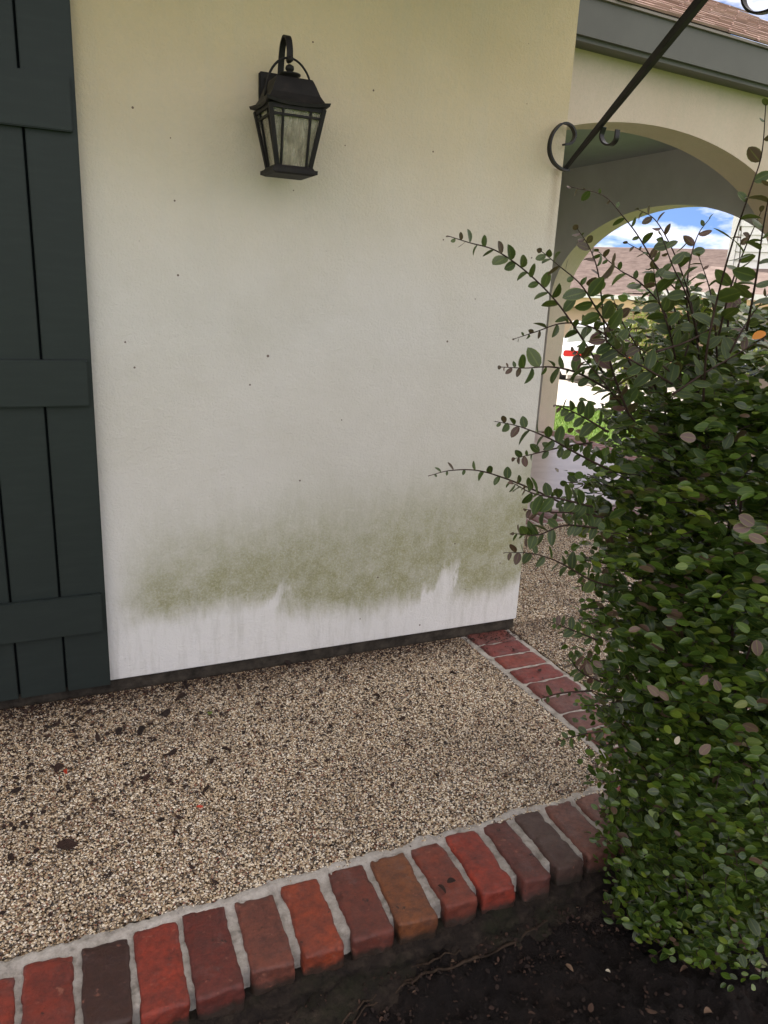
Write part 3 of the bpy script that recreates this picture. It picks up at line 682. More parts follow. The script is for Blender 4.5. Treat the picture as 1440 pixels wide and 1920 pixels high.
bm = bmesh.new(); frustum(bm, LX, LY, 1.655, .060, 1.664, .054); frustum(bm, LX, LY, 1.645, .066, 1.655, .066); frustum(bm, LX, LY, 1.641, .055, 1.645, .064); lp(obj('base_plate', bm, IRON))
bm = bmesh.new(); lathe(bm, LX, LY, [(.014, 1.664), (.014, 1.70), (.010, 1.702), (.012, 1.715), (.014, 1.735), (.008, 1.76), (.001, 1.775)]); lp(obj('bulb', bm, LAMPIN, smooth=True))

# ------------------------------------------------------------------ hanging-basket bracket
brk = tag(empty('plant_bracket', (1.74, 2.45, 1.78)), 'black wrought iron scroll bracket screwed to the wall corner', 'bracket')
BM = Matrix.Translation((-1.74, -2.45, -1.78))
def bp(o): o.parent = brk; o.matrix_parent_inverse = BM; return o
bm = bmesh.new()
tube(bm, smoothpath([(1.765, 2.425, 1.770), (1.735, 2.425, 1.772), (1.698, 2.425, 1.792), (1.677, 2.425, 1.830), (1.684, 2.425, 1.878), (1.718, 2.425, 1.914), (1.755, 2.425, 1.913), (1.777, 2.425, 1.887), (1.765, 2.425, 1.858), (1.735, 2.425, 1.850)], 6), 1, flat=(.009, .0032, Vector((0, 1, 0)))); bp(obj('scroll', bm, BLACK))
bm = bmesh.new(); p0 = Vector((1.752, 2.43, 1.772)); p1 = Vector((1.770, 1.90, 2.155)); p2 = p0+(p1-p0)*1.9
tube(bm, [p0, p0+(p1-p0)*.25, p0+(p1-p0)*.7, p1, p2], [.0070, .0105, .0145, .0165, .018], 4); bp(obj('brace', bm, BLACK))
bm = bmesh.new(); tube(bm, [Vector((1.757, 2.425, 1.775)), p0+(p1-p0)*.5+Vector((.004, 0, .012)), p2+Vector((.004, 0, .012))], [.005, .007, .009], 4)
bp(obj('brace_strap', bm, BLACK))
def yz(px, py, x=1.768): r = ray(px, py); return EYE+r*(x/r.x)
bm = bmesh.new(); tube(bm, smoothpath([yz(1133, 238), yz(1128, 255), yz(1133, 268), yz(1145, 272), yz(1155, 262), yz(1158, 243)], 5), 1, flat=(.0085, .003, Vector((1, 0, 0)))); bp(obj('hook', bm, BLACK))
bm = bmesh.new(); tube(bm, smoothpath([yz(1395, -25), yz(1395, 5), yz(1408, 22), yz(1430, 24), yz(1455, 12), yz(1465, -15)], 5), 1, flat=(.008, .003, Vector((1, 0, 0)))); bp(obj('curl', bm, BLACK))
bm = bmesh.new(); tube(bm, [(1.752, 2.449, 2.50), (1.783, p2.y-.05, 2.50)], 1, flat=(.009, .004, Vector((1, 0, 0)))); bp(obj('top_arm', bm, BLACK))

# ------------------------------------------------------------------ leaves
def leaf_template(L_=1.0, W_=.56, fold=.10, curl=.10, notch=0):
    """leaf along +X, base at the origin, upper side +Z"""
    st = [0, .10, .30, .52, .74, .90, 1.0]; wd = [0.02, .55, .92, 1.0, .80, .45, 0.0]
    vs = []; rib = []
    for t, w in zip(st, wd):
        zc = -curl*(t*t)*1.0; 
        vs += [(t*L_, 0, zc), (t*L_, w*W_/2, zc+fold*w), (t*L_, -w*W_/2, zc+fold*w)]; rib += [0, 1, 1]
    fs = []
    for i in range(len(st)-1):
        a = i*3; b = a+3
        if i == len(st)-2: fs += [(a, b, a+1), (a, a+2, b)]
        else: fs += [(a, b, b+1, a+1), (a, a+2, b+2, b)]
    vs = vs[:(len(st)-1)*3+1]; rib = rib[:len(vs)]
    return np.array(vs), fs, np.array(rib, float)
TPL = [leaf_template(1, .60, .09, .12), leaf_template(1, .54, .14, .22), leaf_template(1, .66, .05, .05), leaf_template(1, .58, -.05, -.10)]
CURL = leaf_template(1, .62, .22, .30)
def frame(d, n_):
    d = d/np.linalg.norm(d, axis=-1, keepdims=True); n_ = n_-d*(n_*d).sum(-1, keepdims=True); n_ = n_/np.linalg.norm(n_, axis=-1, keepdims=True)
    return d, np.cross(n_, d), n_
def leaves_mesh(name, P, D, Nn, Sz, T, mat, parent):
    """merge many leaves into one mesh"""
    V, F, A, B = [], [], [], []; off = 0
    D, Y_, Nn = frame(D, Nn)
    for k, (tv, tf, rib) in enumerate(TPL):
        idx = np.arange(len(P)) % len(TPL) == k
        p, d, y, n_, s, t = P[idx], D[idx], Y_[idx], Nn[idx], Sz[idx], T[idx]
        v = p[:, None, :]+s[:, None, None]*(tv[None, :, 0:1]*d[:, None, :]+tv[None, :, 1:2]*y[:, None, :]+tv[None, :, 2:3]*n_[:, None, :])
        nv = len(tv)
        for i in range(len(p)):
            o_ = off+i*nv; F += [tuple(o_+q for q in f) for f in tf]
        off += len(p)*nv
        V.append(v.reshape(-1, 3)); A.append(np.repeat(t, nv)); B.append(np.tile(rib, len(p)))
    o = pyobj(name, np.concatenate(V), F, mat, parent, True, {'tone': np.concatenate(A), 'rib': np.concatenate(B)})
    o['kind'] = 'stuff'; return o
_lm = {}
def single_leaf_mesh(var, tone, mat):
    key = (var, round(tone*12)/12, mat.name)
    if key not in _lm:
        tv, tf, rib = TPL[var]; me = bpy.data.meshes.new('leaf'); me.from_pydata([tuple(v) for v in tv], [], tf)
        for nm, dt in (('tone', np.full(len(tv), key[1])), ('rib', rib)):
            a = me.attributes.new(nm, 'FLOAT', 'POINT'); a.data.foreach_set('value', dt.astype(np.float32))
        me.polygons.foreach_set('use_smooth', [True]*len(me.polygons)); me.materials.append(mat); _lm[key] = me
    return _lm[key]
def put_leaf(p, d, n_, s, tone, mat, parent, name='leaf', var=None):
    me = single_leaf_mesh(random.randrange(4) if var is None else var, tone, mat); o = link(name, me, None, parent)
    d, y, n_ = frame(np.array(d, float), np.array(n_, float))
    o.matrix_basis = Matrix(((d[0]*s, y[0]*s, n_[0]*s, p[0]), (d[1]*s, y[1]*s, n_[1]*s, p[1]), (d[2]*s, y[2]*s, n_[2]*s, p[2]), (0, 0, 0, 1)))
    return o

# ------------------------------------------------------------------ bush
BC = np.array([1.42, 1.12]); BZ0 = -.14
bush = tag(empty('bush', (0, 0, 0)), 'leafy dark green bush with reddish new shoots beside the patio', 'bush')
prof_z = [-.16, -.08, .05, .2, .4, .7, 1.0, 1.2, 1.35, 1.5, 1.7]
prof_r = [.20, .235, .25, .27, .30, .36, .415, .385, .31, .20, .08]
def env(z): return np.interp(z, prof_z, prof_r)
def lob(an, z): return 1+.16*noise.noise(Vector((math.cos(an)*2.1, math.sin(an)*2.1, z*3.4)))
P_, D_, N_, S_, T_ = [], [], [], [], []
sticks = bmesh.new()
def shoot(a, b, sag, n, size, keep=1.0, tone_bias=0.0, rad=.0016, store=None, taper=True):
    """leafy shoot from a to b, leaves in two ranks"""
    a, b = np.array(a, float), np.array(b, float); d = b-a; ln = np.linalg.norm(d); u = d/ln
    side_ = np.cross(u, [0, 0, 1]); side_ = side_/(np.linalg.norm(side_)+1e-9)
    upv = np.cross(side_, u); pts = []
    for i in range(n+1):
        t = i/n; pts.append(a+d*t+np.array([0, 0, 1])*sag*4*t*(1-t)+side_*math.sin(t*5+ln*40)*.008)
    for i in range(n):
        t = (i+.5)/n
        if random.random() > keep: continue
        p = pts[i+1] if i < n else pts[-1]; tg = pts[i+1]-pts[i]; tg = tg/np.linalg.norm(tg)
        sgn = 1 if i % 2 else -1
        out_ = side_*sgn*random.uniform(.6, 1.2)+tg*random.uniform(.25, .9)+upv*random.uniform(-.25, .5)
        nn = upv*.75+RNG.normal(0, .38, 3)+np.array([-.42, -.38, .25])
        s = size*random.uniform(.62, 1.2)*((1.05-.5*t) if taper else 1)
        tn = min(1, max(0, random.gauss(.36+tone_bias, .17)))
        if random.random() < .03: tn = random.uniform(.86, 1)
        (store if store is not None else G).append((p, out_, nn, s, tn))
    return pts
G = []
bases = [(BC[0]+random.uniform(-.09, .09), BC[1]+random.uniform(-.09, .09)) for _ in range(22)]
stems = []
for k in range(22):
    b = bases[k]; an = 2*math.pi*k/22+random.uniform(-.2, .2); top = random.uniform(.75, 1.25)
    rr_ = env(top)*random.uniform(.25, .75)
    p0_ = Vector((b[0], b[1], -.17)); p3 = Vector((BC[0]+math.cos(an)*rr_, BC[1]+math.sin(an)*rr_, top))
    mid = (p0_+p3)/2+Vector((random.uniform(-.05, .05), random.uniform(-.05, .05), 0))
    pts = smoothpath([p0_, mid, p3], 8); stems.append(pts)
    tube(sticks, pts, [.0065*(1-.7*i/len(pts)) for i in range(len(pts))], 5)
def inner_point(z):
    an = random.uniform(0, 2*math.pi); r_ = env(z)*random.uniform(.0, .45); return (BC[0]+math.cos(an)*r_, BC[1]+math.sin(an)*r_, z)
NSH = 1750
for k in range(NSH):
    z = random.uniform(-.12, 1.22) if random.random() < .93 else random.uniform(1.2, 1.34)
    st = random.choice(stems); q = min(st, key=lambda p: abs(p.z-(z-.06)))
    # shoots favour the open, camera-facing side a little
    an = random.uniform(0, 2*math.pi)
    if random.random() < .45: an = random.gauss(math.atan2(-1.1, -1.4)-.25, .8)
    re = env(z)*lob(an, z)*random.uniform(.84, 1.10)
    end = (BC[0]+math.cos(an)*re, BC[1]+math.sin(an)*re, z+random.uniform(-.02, .06))
    a = (BC[0]+math.cos(an)*re*random.uniform(.25, .55), BC[1]+math.sin(an)*re*random.uniform(.25, .55), z-random.uniform(.0, .10))
    dl = math.dist(a, end); n_ = max(5, int(dl/.0195))
    sz = .043 if z > .5 else (.038 if z > .15 else .034)
    pts = shoot(a, end, random.uniform(.005, .03), n_, sz, .94, random.uniform(-.16, .26))
    if k % 4 == 0: tube(sticks, pts[::3]+[pts[-1]], .0011, 3, cap=False)
# soft interior fill so only pinholes remain
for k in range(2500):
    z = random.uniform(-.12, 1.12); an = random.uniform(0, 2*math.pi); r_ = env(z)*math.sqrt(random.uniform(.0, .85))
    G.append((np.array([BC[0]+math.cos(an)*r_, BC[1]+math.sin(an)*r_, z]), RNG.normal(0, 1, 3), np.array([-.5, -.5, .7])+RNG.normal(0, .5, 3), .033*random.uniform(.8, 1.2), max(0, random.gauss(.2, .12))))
# long free shoots, traced at their real distance from the eye
SPR = [  # (points px,py), depth at tip, depth at root, leaf size, tone (reddish if > .8), leaf step
 ([(842, 443), (880, 455), (930, 470), (985, 508), (1040, 562), (1085, 625), (1125, 690), (1165, 760)], 1.05, 1.10, .021, .55, .0125),
 ([(1068, 350), (1130, 366), (1165, 402), (1198, 445), (1232, 505), (1262, 572), (1290, 660), (1310, 740)], 1.12, 1.15, .019, .45, .021),
 ([(1195, 392), (1228, 412), (1258, 462), (1285, 530), (1300, 590), (1312, 680), (1320, 760)], 1.05, 1.08, .021, .4, .015),
 ([(1082, 428), (1104, 462), (1120, 505), (1128, 560), (1134, 620), (1150, 700), (1180, 780)], 1.0, 1.05, .022, .88, .0105),
 ([(1332, 408), (1308, 442), (1292, 500), (1288, 570), (1300, 650)], 1.08, 1.1, .022, .4, .018),
 ([(1014, 470), (1050, 500), (1090, 535), (1125, 590), (1165, 650), (1200, 720)], .98, 1.05, .024, .5, .013),
 ([(1120, 470), (1160, 505), (1200, 530), (1240, 575), (1270, 650)], 1.06, 1.1, .022, .45, .015),
 ([(962, 636), (1005, 622), (1055, 606), (1105, 612), (1150, 640), (1190, 690)], 1.08, 1.1, .017, .42, .015),
 ([(938, 688), (985, 690), (1035, 688), (1085, 700), (1140, 730)], 1.04, 1.08, .022, .42, .011),
 ([(928, 790), (975, 800), (1030, 822), (1085, 852), (1140, 880)], 1.05, 1.1, .020, .4, .013),
 ([(964, 860), (1005, 850), (1055, 838), (1110, 830)], 1.08, 1.1, .021, .35, .011),
 ([(804, 892), (845, 882), (895, 882), (945, 896), (1000, 918), (1060, 945), (1120, 960)], 1.05, 1.1, .017, .45, .016),
 ([(960, 905), (1000, 925), (1050, 935), (1110, 950)], 1.0, 1.06, .023, .35, .011),
 ([(962, 1000), (1008, 1003), (1060, 985), (1120, 990)], 1.02, 1.08, .021, .4, .011),
 ([(948, 1036), (1000, 1038), (1050, 1055), (1105, 1086), (1150, 1100)], 1.05, 1.1, .021, .35, .014),
 ([(985, 955), (1030, 960), (1080, 962), (1130, 970)], 1.06, 1.1, .021, .35, .012),
 ([(1436, 195), (1428, 290), (1405, 362), (1372, 460), (1345, 560), (1325, 660), (1318, 760)], .80, 1.0, .025, .45, .030),
 ([(1428, 395), (1395, 470), (1368, 545), (1345, 640)], .9, 1.0, .024, .45, .018),
 ([(1450, 330), (1432, 420), (1418, 520), (1400, 620)], .80, .95, .025, .4, .02),
 ([(1175, 455), (1215, 480), (1255, 530), (1300, 580), (1330, 660)], 1.14, 1.12, .020, .4, .018),
 ([(1030, 1165), (1070, 1180), (1120, 1200)], 1.1, 1.12, .018, .4, .011),
 ([(1008, 1312), (1050, 1300), (1110, 1295)], 1.12, 1.13, .018, .4, .012),
 ([(1038, 1392), (1080, 1380), (1130, 1370)], 1.12, 1.13, .018, .5, .012),
 ([(1060, 1225), (1090, 1260), (1130, 1280)], 1.05, 1.1, .020, .9, .012),
 ([(1135, 1690), (1160, 1680), (1200, 1640)], 1.12, 1.13, .018, .45, .010),
 ([(1310, 480), (1330, 540), (1340, 600), (1345, 680)], 1.0, 1.05, .022, .4, .018),
 ([(1240, 440), (1262, 500), (1290, 560), (1310, 640)], .98, 1.05, .023, .35, .020),
 ([(1390, 430), (1385, 500), (1370, 570), (1360, 650)], 1.0, 1.05, .022, .4, .018),
 ([(1225, 500), (1235, 560), (1255, 620), (1270, 690)], 1.02, 1.08, .024, .35, .016),
 ([(1150, 560), (1170, 610), (1200, 660), (1230, 730)], 1.02, 1.08, .023, .4, .014),
 ([(1075, 655), (1110, 690), (1150, 740), (1190, 790)], 1.0, 1.08, .024, .35, .013),
 ([(1045, 760), (1090, 780), (1140, 810)], 1.02, 1.08, .024, .35, .012),
 ([(1450, 540), (1410, 590), (1380, 640), (1350, 700)], .95, 1.0, .023, .35, .016),
 ([(1340, 560), (1310, 600), (1290, 650), (1270, 720)], 1.08, 1.08, .024, .35, .014),
 ([(1180, 640), (1220, 668), (1260, 700), (1310, 740)], 1.0, 1.05, .022, .4, .014),
 ([(1440, 630), (1380, 665), (1320, 700), (1260, 740)], .95, 1.0, .023, .3, .014),
 ([(1120, 620), (1160, 660), (1210, 690), (1260, 720)], .98, 1.02, .025, .3, .012),
 ([(1400, 560), (1340, 610), (1290, 640), (1230, 660)], .98, 1.02, .025, .35, .013),
]
SG = []
for pts, yt, yr, sz, tn, step in SPR:
    n0 = len(pts); W3 = [aty(px, py, yt+(yr-yt)*(i/(n0-1))+.010*math.sin(i*2.1)) for i, (px, py) in enumerate(pts)]
    sp = smoothpath(W3, 8)
    tube(sticks, sp, [.0006+.0017*(i/len(sp)) for i in range(len(sp))], 5)
    # walk the curve
    dist = 0; nxt = 0.003; cnt = 0; tot = sum((b-a).length for a, b in zip(sp, sp[1:]))
    for a, b in zip(sp, sp[1:]):
        seg = (b-a).length
        while nxt <= dist+seg:
            p = a+(b-a)*((nxt-dist)/seg); tg = (a-b).normalized(); f = nxt/tot
            view = (p-EYE).normalized()
            perp = tg.cross(view).normalized(); sgn = 1 if cnt % 2 else -1
            o_ = perp*sgn*random.uniform(.5, 1.1)+tg*random.uniform(.25, .8)+view*random.uniform(-.5, .5)
            if cnt == 0: o_ = tg+perp*.15
            nn = Vector((0, 0, 1))*random.uniform(.1, 1)-view*random.uniform(-.5, .9)+Vector(RNG.normal(0, .5, 3))
            s = sz*1.15*(.45+.62*min(1, f*3.5))*random.choice([.55, .8, 1, 1, 1.15, 1.3])*random.uniform(.85, 1.12)
            t_ = tn if tn > .8 else (random.uniform(.84, 1) if (f < .22 and random.random() < .6) else max(0, random.gauss(tn, .14)))
            if tn > .8: t_ = random.uniform(.8, 1) if random.random() < .75 else .5
            SG.append((np.array(p), np.array(o_), np.array(nn), s, t_)); cnt += 1; nxt += step*1.12*random.uniform(.7, 1.35)*(.7+.3*min(1, f*3))
        dist += seg
so = obj('stems', sticks, STEM, bush, True)
# the 300 leaves that show largest are parts, the others one mass
eye = np.array(EYE); fw = np.array(W @ Vector((0, 0, 1)))
def score(l):
    d = l[0]-eye; z = d@fw; dl = np.linalg.norm(d)
    q = W.transposed() @ Vector(d); px, py = 720+FPX*q.x/q.z, 960+FPX*q.y/q.z
    if not (0 < px < 1435 and 0 < py < 1915): return -1
    nn = l[2]/np.linalg.norm(l[2])
    return l[3]/dl*(.4+.6*abs(nn@(d/dl)))
front_ok = []
for l in SG: front_ok.append((score(l)*1.1, l, LEAFDK))
# leaves on the near shell only can be picked apart
for l in G:
    rad = math.hypot(l[0][0]-BC[0], l[0][1]-BC[1]); toward = ((l[0][0]-BC[0])*(-1.2)+(l[0][1]-BC[1])*(-1.0))
    if rad > env(l[0][2])*.86 and toward > .12*rad: front_ok.append((score(l), l, LEAF))
front_ok.sort(key=lambda a: -a[0]); chosen = [a for a in front_ok if a[0] > 0][:300]; ids = {id(a[1]) for a in chosen}
for sc, l, mt in chosen: put_leaf(l[0], l[1], l[2], l[3], l[4], mt, bush)
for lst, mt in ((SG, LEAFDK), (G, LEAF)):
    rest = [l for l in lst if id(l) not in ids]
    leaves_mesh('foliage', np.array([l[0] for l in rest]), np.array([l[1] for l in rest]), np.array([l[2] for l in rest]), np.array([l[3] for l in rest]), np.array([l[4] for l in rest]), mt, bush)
def accent(px, py, y, s, ang, mat, tone=.5, lab=None):
    p = aty(px, py, y); d = W @ Vector((math.cos(ang), -math.sin(ang), -.1)); n_ = -(p-EYE).normalized()+Vector((0, 0, .35))
    o = put_leaf(p-d*s*.5, d, n_, s, tone, mat, bush)
    if lab: o['label'] = lab
    return o
accent(1424, 628, .78, .022, .5, ORLEAF, .5, 'bright orange leaf')
accent(1270, 1388, .93, .017, 1.2, PALELEAF, .5, 'whitish pale leaf')
for px, py, yy, s, a in ((1390, 990, .80, .034, 3.3), (1400, 975, .80, .032, 2.6), (1420, 1010, .78, .030, -.4), (1290, 820, .86, .028, 3.0), (1225, 1295, .92, .030, 2.4), (1245, 1305, .92, .028, -.6), (1120, 1245, 1.0, .024, 2.7), (1105, 1255, 1.0, .024, -1.1), (1322, 1405, .86, .028, .8), (1320, 1275, .88, .024, 1.0), (1345, 1285, .87, .024, 2.1), (1420, 1215, .80, .03, -1.5), (1190, 1180, .95, .024, .3)):
    accent(px, py, yy, s*.92, a, LEAF, .97 if (px+py) % 3 else .88, None)

# ------------------------------------------------------------------ litter on the patio and soil
def litter(px, py, s, mat, tone, label, group=None, z=.004, name='fallen_leaf', cat='leaf'):
    p = atz(px, py, z); an = random.uniform(0, 6.28); me = single_leaf_mesh(random.choice([1, 3, 0]), tone, mat)
    o = link(name, me, None); o.location = p; o.rotation_euler = (random.uniform(-.3, .3), random.uniform(-.3, .3), an); o.scale = (s, s*random.uniform(.6, 1.1), s*random.uniform(1.2, 3.0))
    tag(o, label, cat, group); return o
litter(125, 1452, .026, REDLEAF, .4, 'bright red fallen leaf on the pebbles at the left, beside a dark leaf')
litter(368, 1513, .022, REDLEAF, .6, 'small red fallen leaf lying mid patio on the pebbles')
litter(394, 1341, .024, LEAF, .75, 'single green fallen leaf on the patio near the wall')
DK = [(115, 1432, .026), (105, 1588, .034), (140, 1572, .02), (396, 1434, .024), (330, 1402, .028), (302, 1342, .028), (415, 1405, .018), (835, 1388, .02), (843, 1260, .022), (712, 1308, .022), (545, 1246, .024), (185, 1390, .022), (105, 1490, .018), (150, 1322, .026), (60, 1335, .024), (270, 1362, .03), (230, 1365, .022), (328, 1530, .018), (220, 1522, .014), (392, 1478, .016), (282, 1452, .02), (640, 1253, .018), (963, 1216, .018), (570, 1222, .03), (505, 1290, .016), (452, 1292, .018), (350, 1305, .026), (345, 1278, .03), (40, 1475, .02), (600, 1292, .014), (18, 1600, .016), (25, 1560, .018), (760, 1345, .014), (905, 1340, .014), (1010, 1255, .014), (145, 1345, .02), (820, 1660, .016), (838, 1655, .014), (410, 1655, .014), (725, 1205, .02), (95, 1360, .02)]
ORD = ['leftmost', 'second from left', 'third from left', 'fourth from left', 'fifth from left', 'sixth from left', 'seventh from left', 'eighth from left', 'ninth from left', 'tenth from left', 'eleventh from left', 'twelfth from left', 'thirteenth from left', 'fourteenth from left']
def zone(px, py):
    d = py-(1298-(px-212)*.155)
    return 0 if d < 55 else 1 if d < 115 else 2 if py < 1640 and d < 195 else 3
ZN = ['against the foot of the wall', 'slightly out from the wall', 'in the middle of the pebble patio', 'near the front brick edging']
for zn in range(4):
    for r_, (px, py, s) in enumerate(sorted(d for d in DK if zone(d[0], d[1]) == zn)):
        litter(px, py, s*1.6, DEADLEAF, random.uniform(0, .45), 'dark dead leaf, %s of those %s' % (ORD[r_], ZN[zn]), 'dead leaves scattered over the patio', .008 if py < 1640 else .016)
cr_ = []
while len(cr_) < 1000:
    x = random.uniform(-.4, 1.48) if random.random() < .4 else -.4+abs(random.gauss(0, .7)); y = 2.43-abs(random.gauss(0, .38))
    if 1.46 < y < 2.43: cr_.append((x, y, .006))
n = len(cr_); leaves_mesh('leaf_crumbs', np.array(cr_), RNG.normal(0, 1, (n, 3))*np.array([1, 1, .2]), np.array([0, 0, 1])+RNG.normal(0, .3, (n, 3)), RNG.uniform(.006, .019, n), RNG.uniform(0, .5, n), DEADLEAF, patio)
# debris line against the wall foot (too fine to count)
n = 3600; xx = RNG.uniform(-1.2, 1.74, n); yy = 2.447-np.abs(RNG.normal(0, .06, n)); 
leaves_mesh('wall_foot_litter', np.stack([xx, yy, np.full(n, .003)+RNG.uniform(0, .004, n)], 1), RNG.normal(0, 1, (n, 3))*np.array([1, 1, .15]), np.array([0, 0, 1])+RNG.normal(0, .3, (n, 3)), RNG.uniform(.003, .011, n), RNG.uniform(0, .5, n), DEADLEAF, patio)
# crumbs of dirt, stone and bark stuck along the slab edge
n = 5200; xx = RNG.uniform(-.5, 1.7, n); yy = RNG.uniform(1.08, 1.225, n); zz = np.array([max(soilz(a, b), -.045-(1.225-b-.03*0)*1.0) for a, b in zip(xx, yy)])+RNG.uniform(-.004, .006, n)
yy = yy+.03*np.clip(xx, 0, 1)
leaves_mesh('edge_litter', np.stack([xx, yy, zz], 1), RNG.normal(0, 1, (n, 3)), np.array([0, -.6, .8])+RNG.normal(0, .6, (n, 3)), RNG.uniform(.003, .013, n), RNG.uniform(0, 1, n)**3, DEADLEAF, bpy.data.objects['soil_bed'])
# on the soil
n = 2600; xx = RNG.uniform(-.4, 3.0, n); yy = 1.17-np.abs(RNG.normal(0, .25, n)); zz = np.array([soilz(a, b)+.004 for a, b in zip(xx, yy)])
leaves_mesh('soil_litter', np.stack([xx, yy, zz], 1), RNG.normal(0, 1, (n, 3))*np.array([1, 1, .25]), np.array([0, 0, 1])+RNG.normal(0, .4, (n, 3)), RNG.uniform(.005, .014, n), RNG.uniform(0, .9, n)**3.5, DEADLEAF, bpy.data.objects['soil_bed'])
SL_ = sorted(((1180, 1725, .022, PALELEAF, .1), (1068, 1758, .012, PALELEAF, .2), (1135, 1820, .014, PALELEAF, .8), (1060, 1808, .022, DEADLEAF, 1), (1095, 1735, .022, DEADLEAF, .9), (1320, 1900, .028, DEADLEAF, 1), (1210, 1890, .03, DEADLEAF, .8), (1290, 1815, .02, DEADLEAF, .9), (1225, 1765, .022, DEADLEAF, .9), (990, 1900, .018, DEADLEAF, .7), (1110, 1880, .024, DEADLEAF, .7)), key=lambda a: a[0])
for r_, (px, py, s, mt, tn) in enumerate(SL_):
    litter(px, py, s, mt, tn, ('pale cream' if mt is PALELEAF else 'faded brown')+' fallen leaf, %s of those on the dark soil' % ORD[r_], 'faded leaves on the soil', -.13)
ROOTS = [([(1180, 1655), (1130, 1682), (1040, 1720), (950, 1768), (850, 1815), (760, 1838), (690, 1870), (600, 1935)], 'longest brown root running from under the bush along the patio edge', .0042),
 ([(930, 1755), (860, 1790), (760, 1822), (640, 1862), (480, 1925)], 'thin upper root close under the brick edging', .0030),
 ([(800, 1828), (700, 1872), (640, 1930)], 'short lower root branching towards the bottom of the picture', .0030)]
for pts, lb, rd in ROOTS:
    bm = bmesh.new(); w3 = []
    for i, q in enumerate(smoothpath([atz(px, py, -.11) for px, py in pts], 10)): w3.append(Vector((q.x, q.y, soilz(q.x, q.y)+.004+.001*math.sin(i*.35))))
    tube(bm, w3, [rd*(1+.12*math.sin(i*.9)+.12*math.sin(i*.37))*(1-.4*i/len(w3)) for i in range(len(w3))], 6)
    o = obj('root', bm, ROOT, None, True); tag(o, lb, 'root', 'roots along the patio edge')

# ------------------------------------------------------------------ beyond the side arch
def far(px, py, s):      # world point on a photo ray at ground distance s along the heading DV
    r = ray(px, py); k = s/(r.x*DV.x+r.y*DV.y); return EYE+r*k
# grass blades on the near lawn
gv = []; gf = []; gt = []
for k in range(26000):
    x = random.uniform(5.0, 9.4); y = random.uniform(5.6, 12.0)
    if x*DV.x+y*DV.y > 12.5: continue
    z = gz(x, y)-(.05 if (x < 5.2 and y < 9) else 0); h = random.uniform(.03, .075); a = random.uniform(0, 6.28); lean = random.uniform(0, .04); w = .004
    ca, sa = math.cos(a), math.sin(a); i = len(gv)
    gv += [(x-ca*w, y-sa*w, z), (x+ca*w, y+sa*w, z), (x-sa*lean, y+ca*lean, z+h)]; gf.append((i, i+1, i+2)); t = random.random(); gt += [t]*3
tag(pyobj('grass', gv, gf, GRASS, None, False, {'tone': gt}), 'short green lawn grass beyond the side arch', 'grass', None, 'stuff')
# white car seen from behind
cp = far(1112, 700, 20.0); cg = gz(cp.x, cp.y)+.03
car = tag(empty('parked_car', (cp.x, cp.y, cg)), 'white car parked on the driveway with red tail lights', 'car')
hd = math.atan2(-(DV.x-.10), DV.y); car.rotation_euler = (0, 0, hd)
# local frame: +Y away from us (front of the car), X to the right, width 1.76, length 4.3
def car_body():
    sec = [(-2.15, .30, .62, .78), (-2.12, .24, .84, .84), (-1.95, .20, .93, .87), (-1.2, .20, .95, .88), (0, .20, .92, .88), (1.1, .20, .90, .87), (1.9, .22, .78, .83), (2.12, .30, .60, .70)]
    bm = bmesh.new(); rs = []
    for y, zb, zt, hw in sec:
        pts = [(-hw*.93, zb), (-hw, zb+.12), (-hw, zt-.14), (-hw*.94, zt-.03), (-hw*.6, zt), (hw*.6, zt), (hw*.94, zt-.03), (hw, zt-.14), (hw, zb+.12), (hw*.93, zb)]
        rs.append([bm.verts.new((a, y, b)) for a, b in pts])
    for a, b in zip(rs, rs[1:]):
        for k in range(10): bm.faces.new((a[k], a[(k+1) % 10], b[(k+1) % 10], b[k]))
    bm.faces.new(rs[0][::-1]); bm.faces.new(rs[-1]); bmesh.ops.recalc_face_normals(bm, faces=bm.faces); return bm
obj('body', car_body(), CARW, car, True)
bm = bmesh.new(); rs = []
for y, z, hw in ((-1.75, .92, .74), (-1.05, 1.27, .62), (-.2, 1.33, .62), (.35, 1.27, .62), (1.0, .90, .74)):
    rs.append([bm.verts.new(p) for p in ((-hw, y, z), (hw, y, z), (hw+.06, y, .88), (-hw-.06, y, .88))])
for a, b in zip(rs, rs[1:]):
    for k in range(4): bm.faces.new((a[k], a[(k+1) % 4], b[(k+1) % 4], b[k]))
bm.faces.new(rs[0]); bm.faces.new(rs[-1]); bmesh.ops.recalc_face_normals(bm, faces=bm.faces); obj('cabin', bm, CARG, car)
bm = bmesh.new(); rs = []
for y, z, hw in ((-1.12, 1.27, .63), (-.2, 1.345, .635), (.35, 1.285, .63)): rs.append([bm.verts.new(p) for p in ((-hw, y, z), (hw, y, z), (hw, y, z-.03), (-hw, y, z-.03))])
for a, b in zip(rs, rs[1:]):
    for k in range(4): bm.faces.new((a[k], a[(k+1) % 4], b[(k+1) % 4], b[k]))
bm.faces.new(rs[0]); bm.faces.new(rs[-1]); bmesh.ops.recalc_face_normals(bm, faces=bm.faces); obj('roof', bm, CARW, car)
for sx in (-1, 1): boxo('tail_light', (sx*.62-.22, sx*.62+.22, -2.165, -2.06, .63, .76), CARR, car, .02)
boxo('bumper', (-.84, .84, -2.22, -2.08, .28, .50), CARW, car, .04); boxo('licence_plate', (-.17, .17, -2.24, -2.215, .54, .64), WHITE, car)
boxo('trim_strip', (-.36, .36, -2.18, -2.14, .70, .74), CHROME, car, .008)
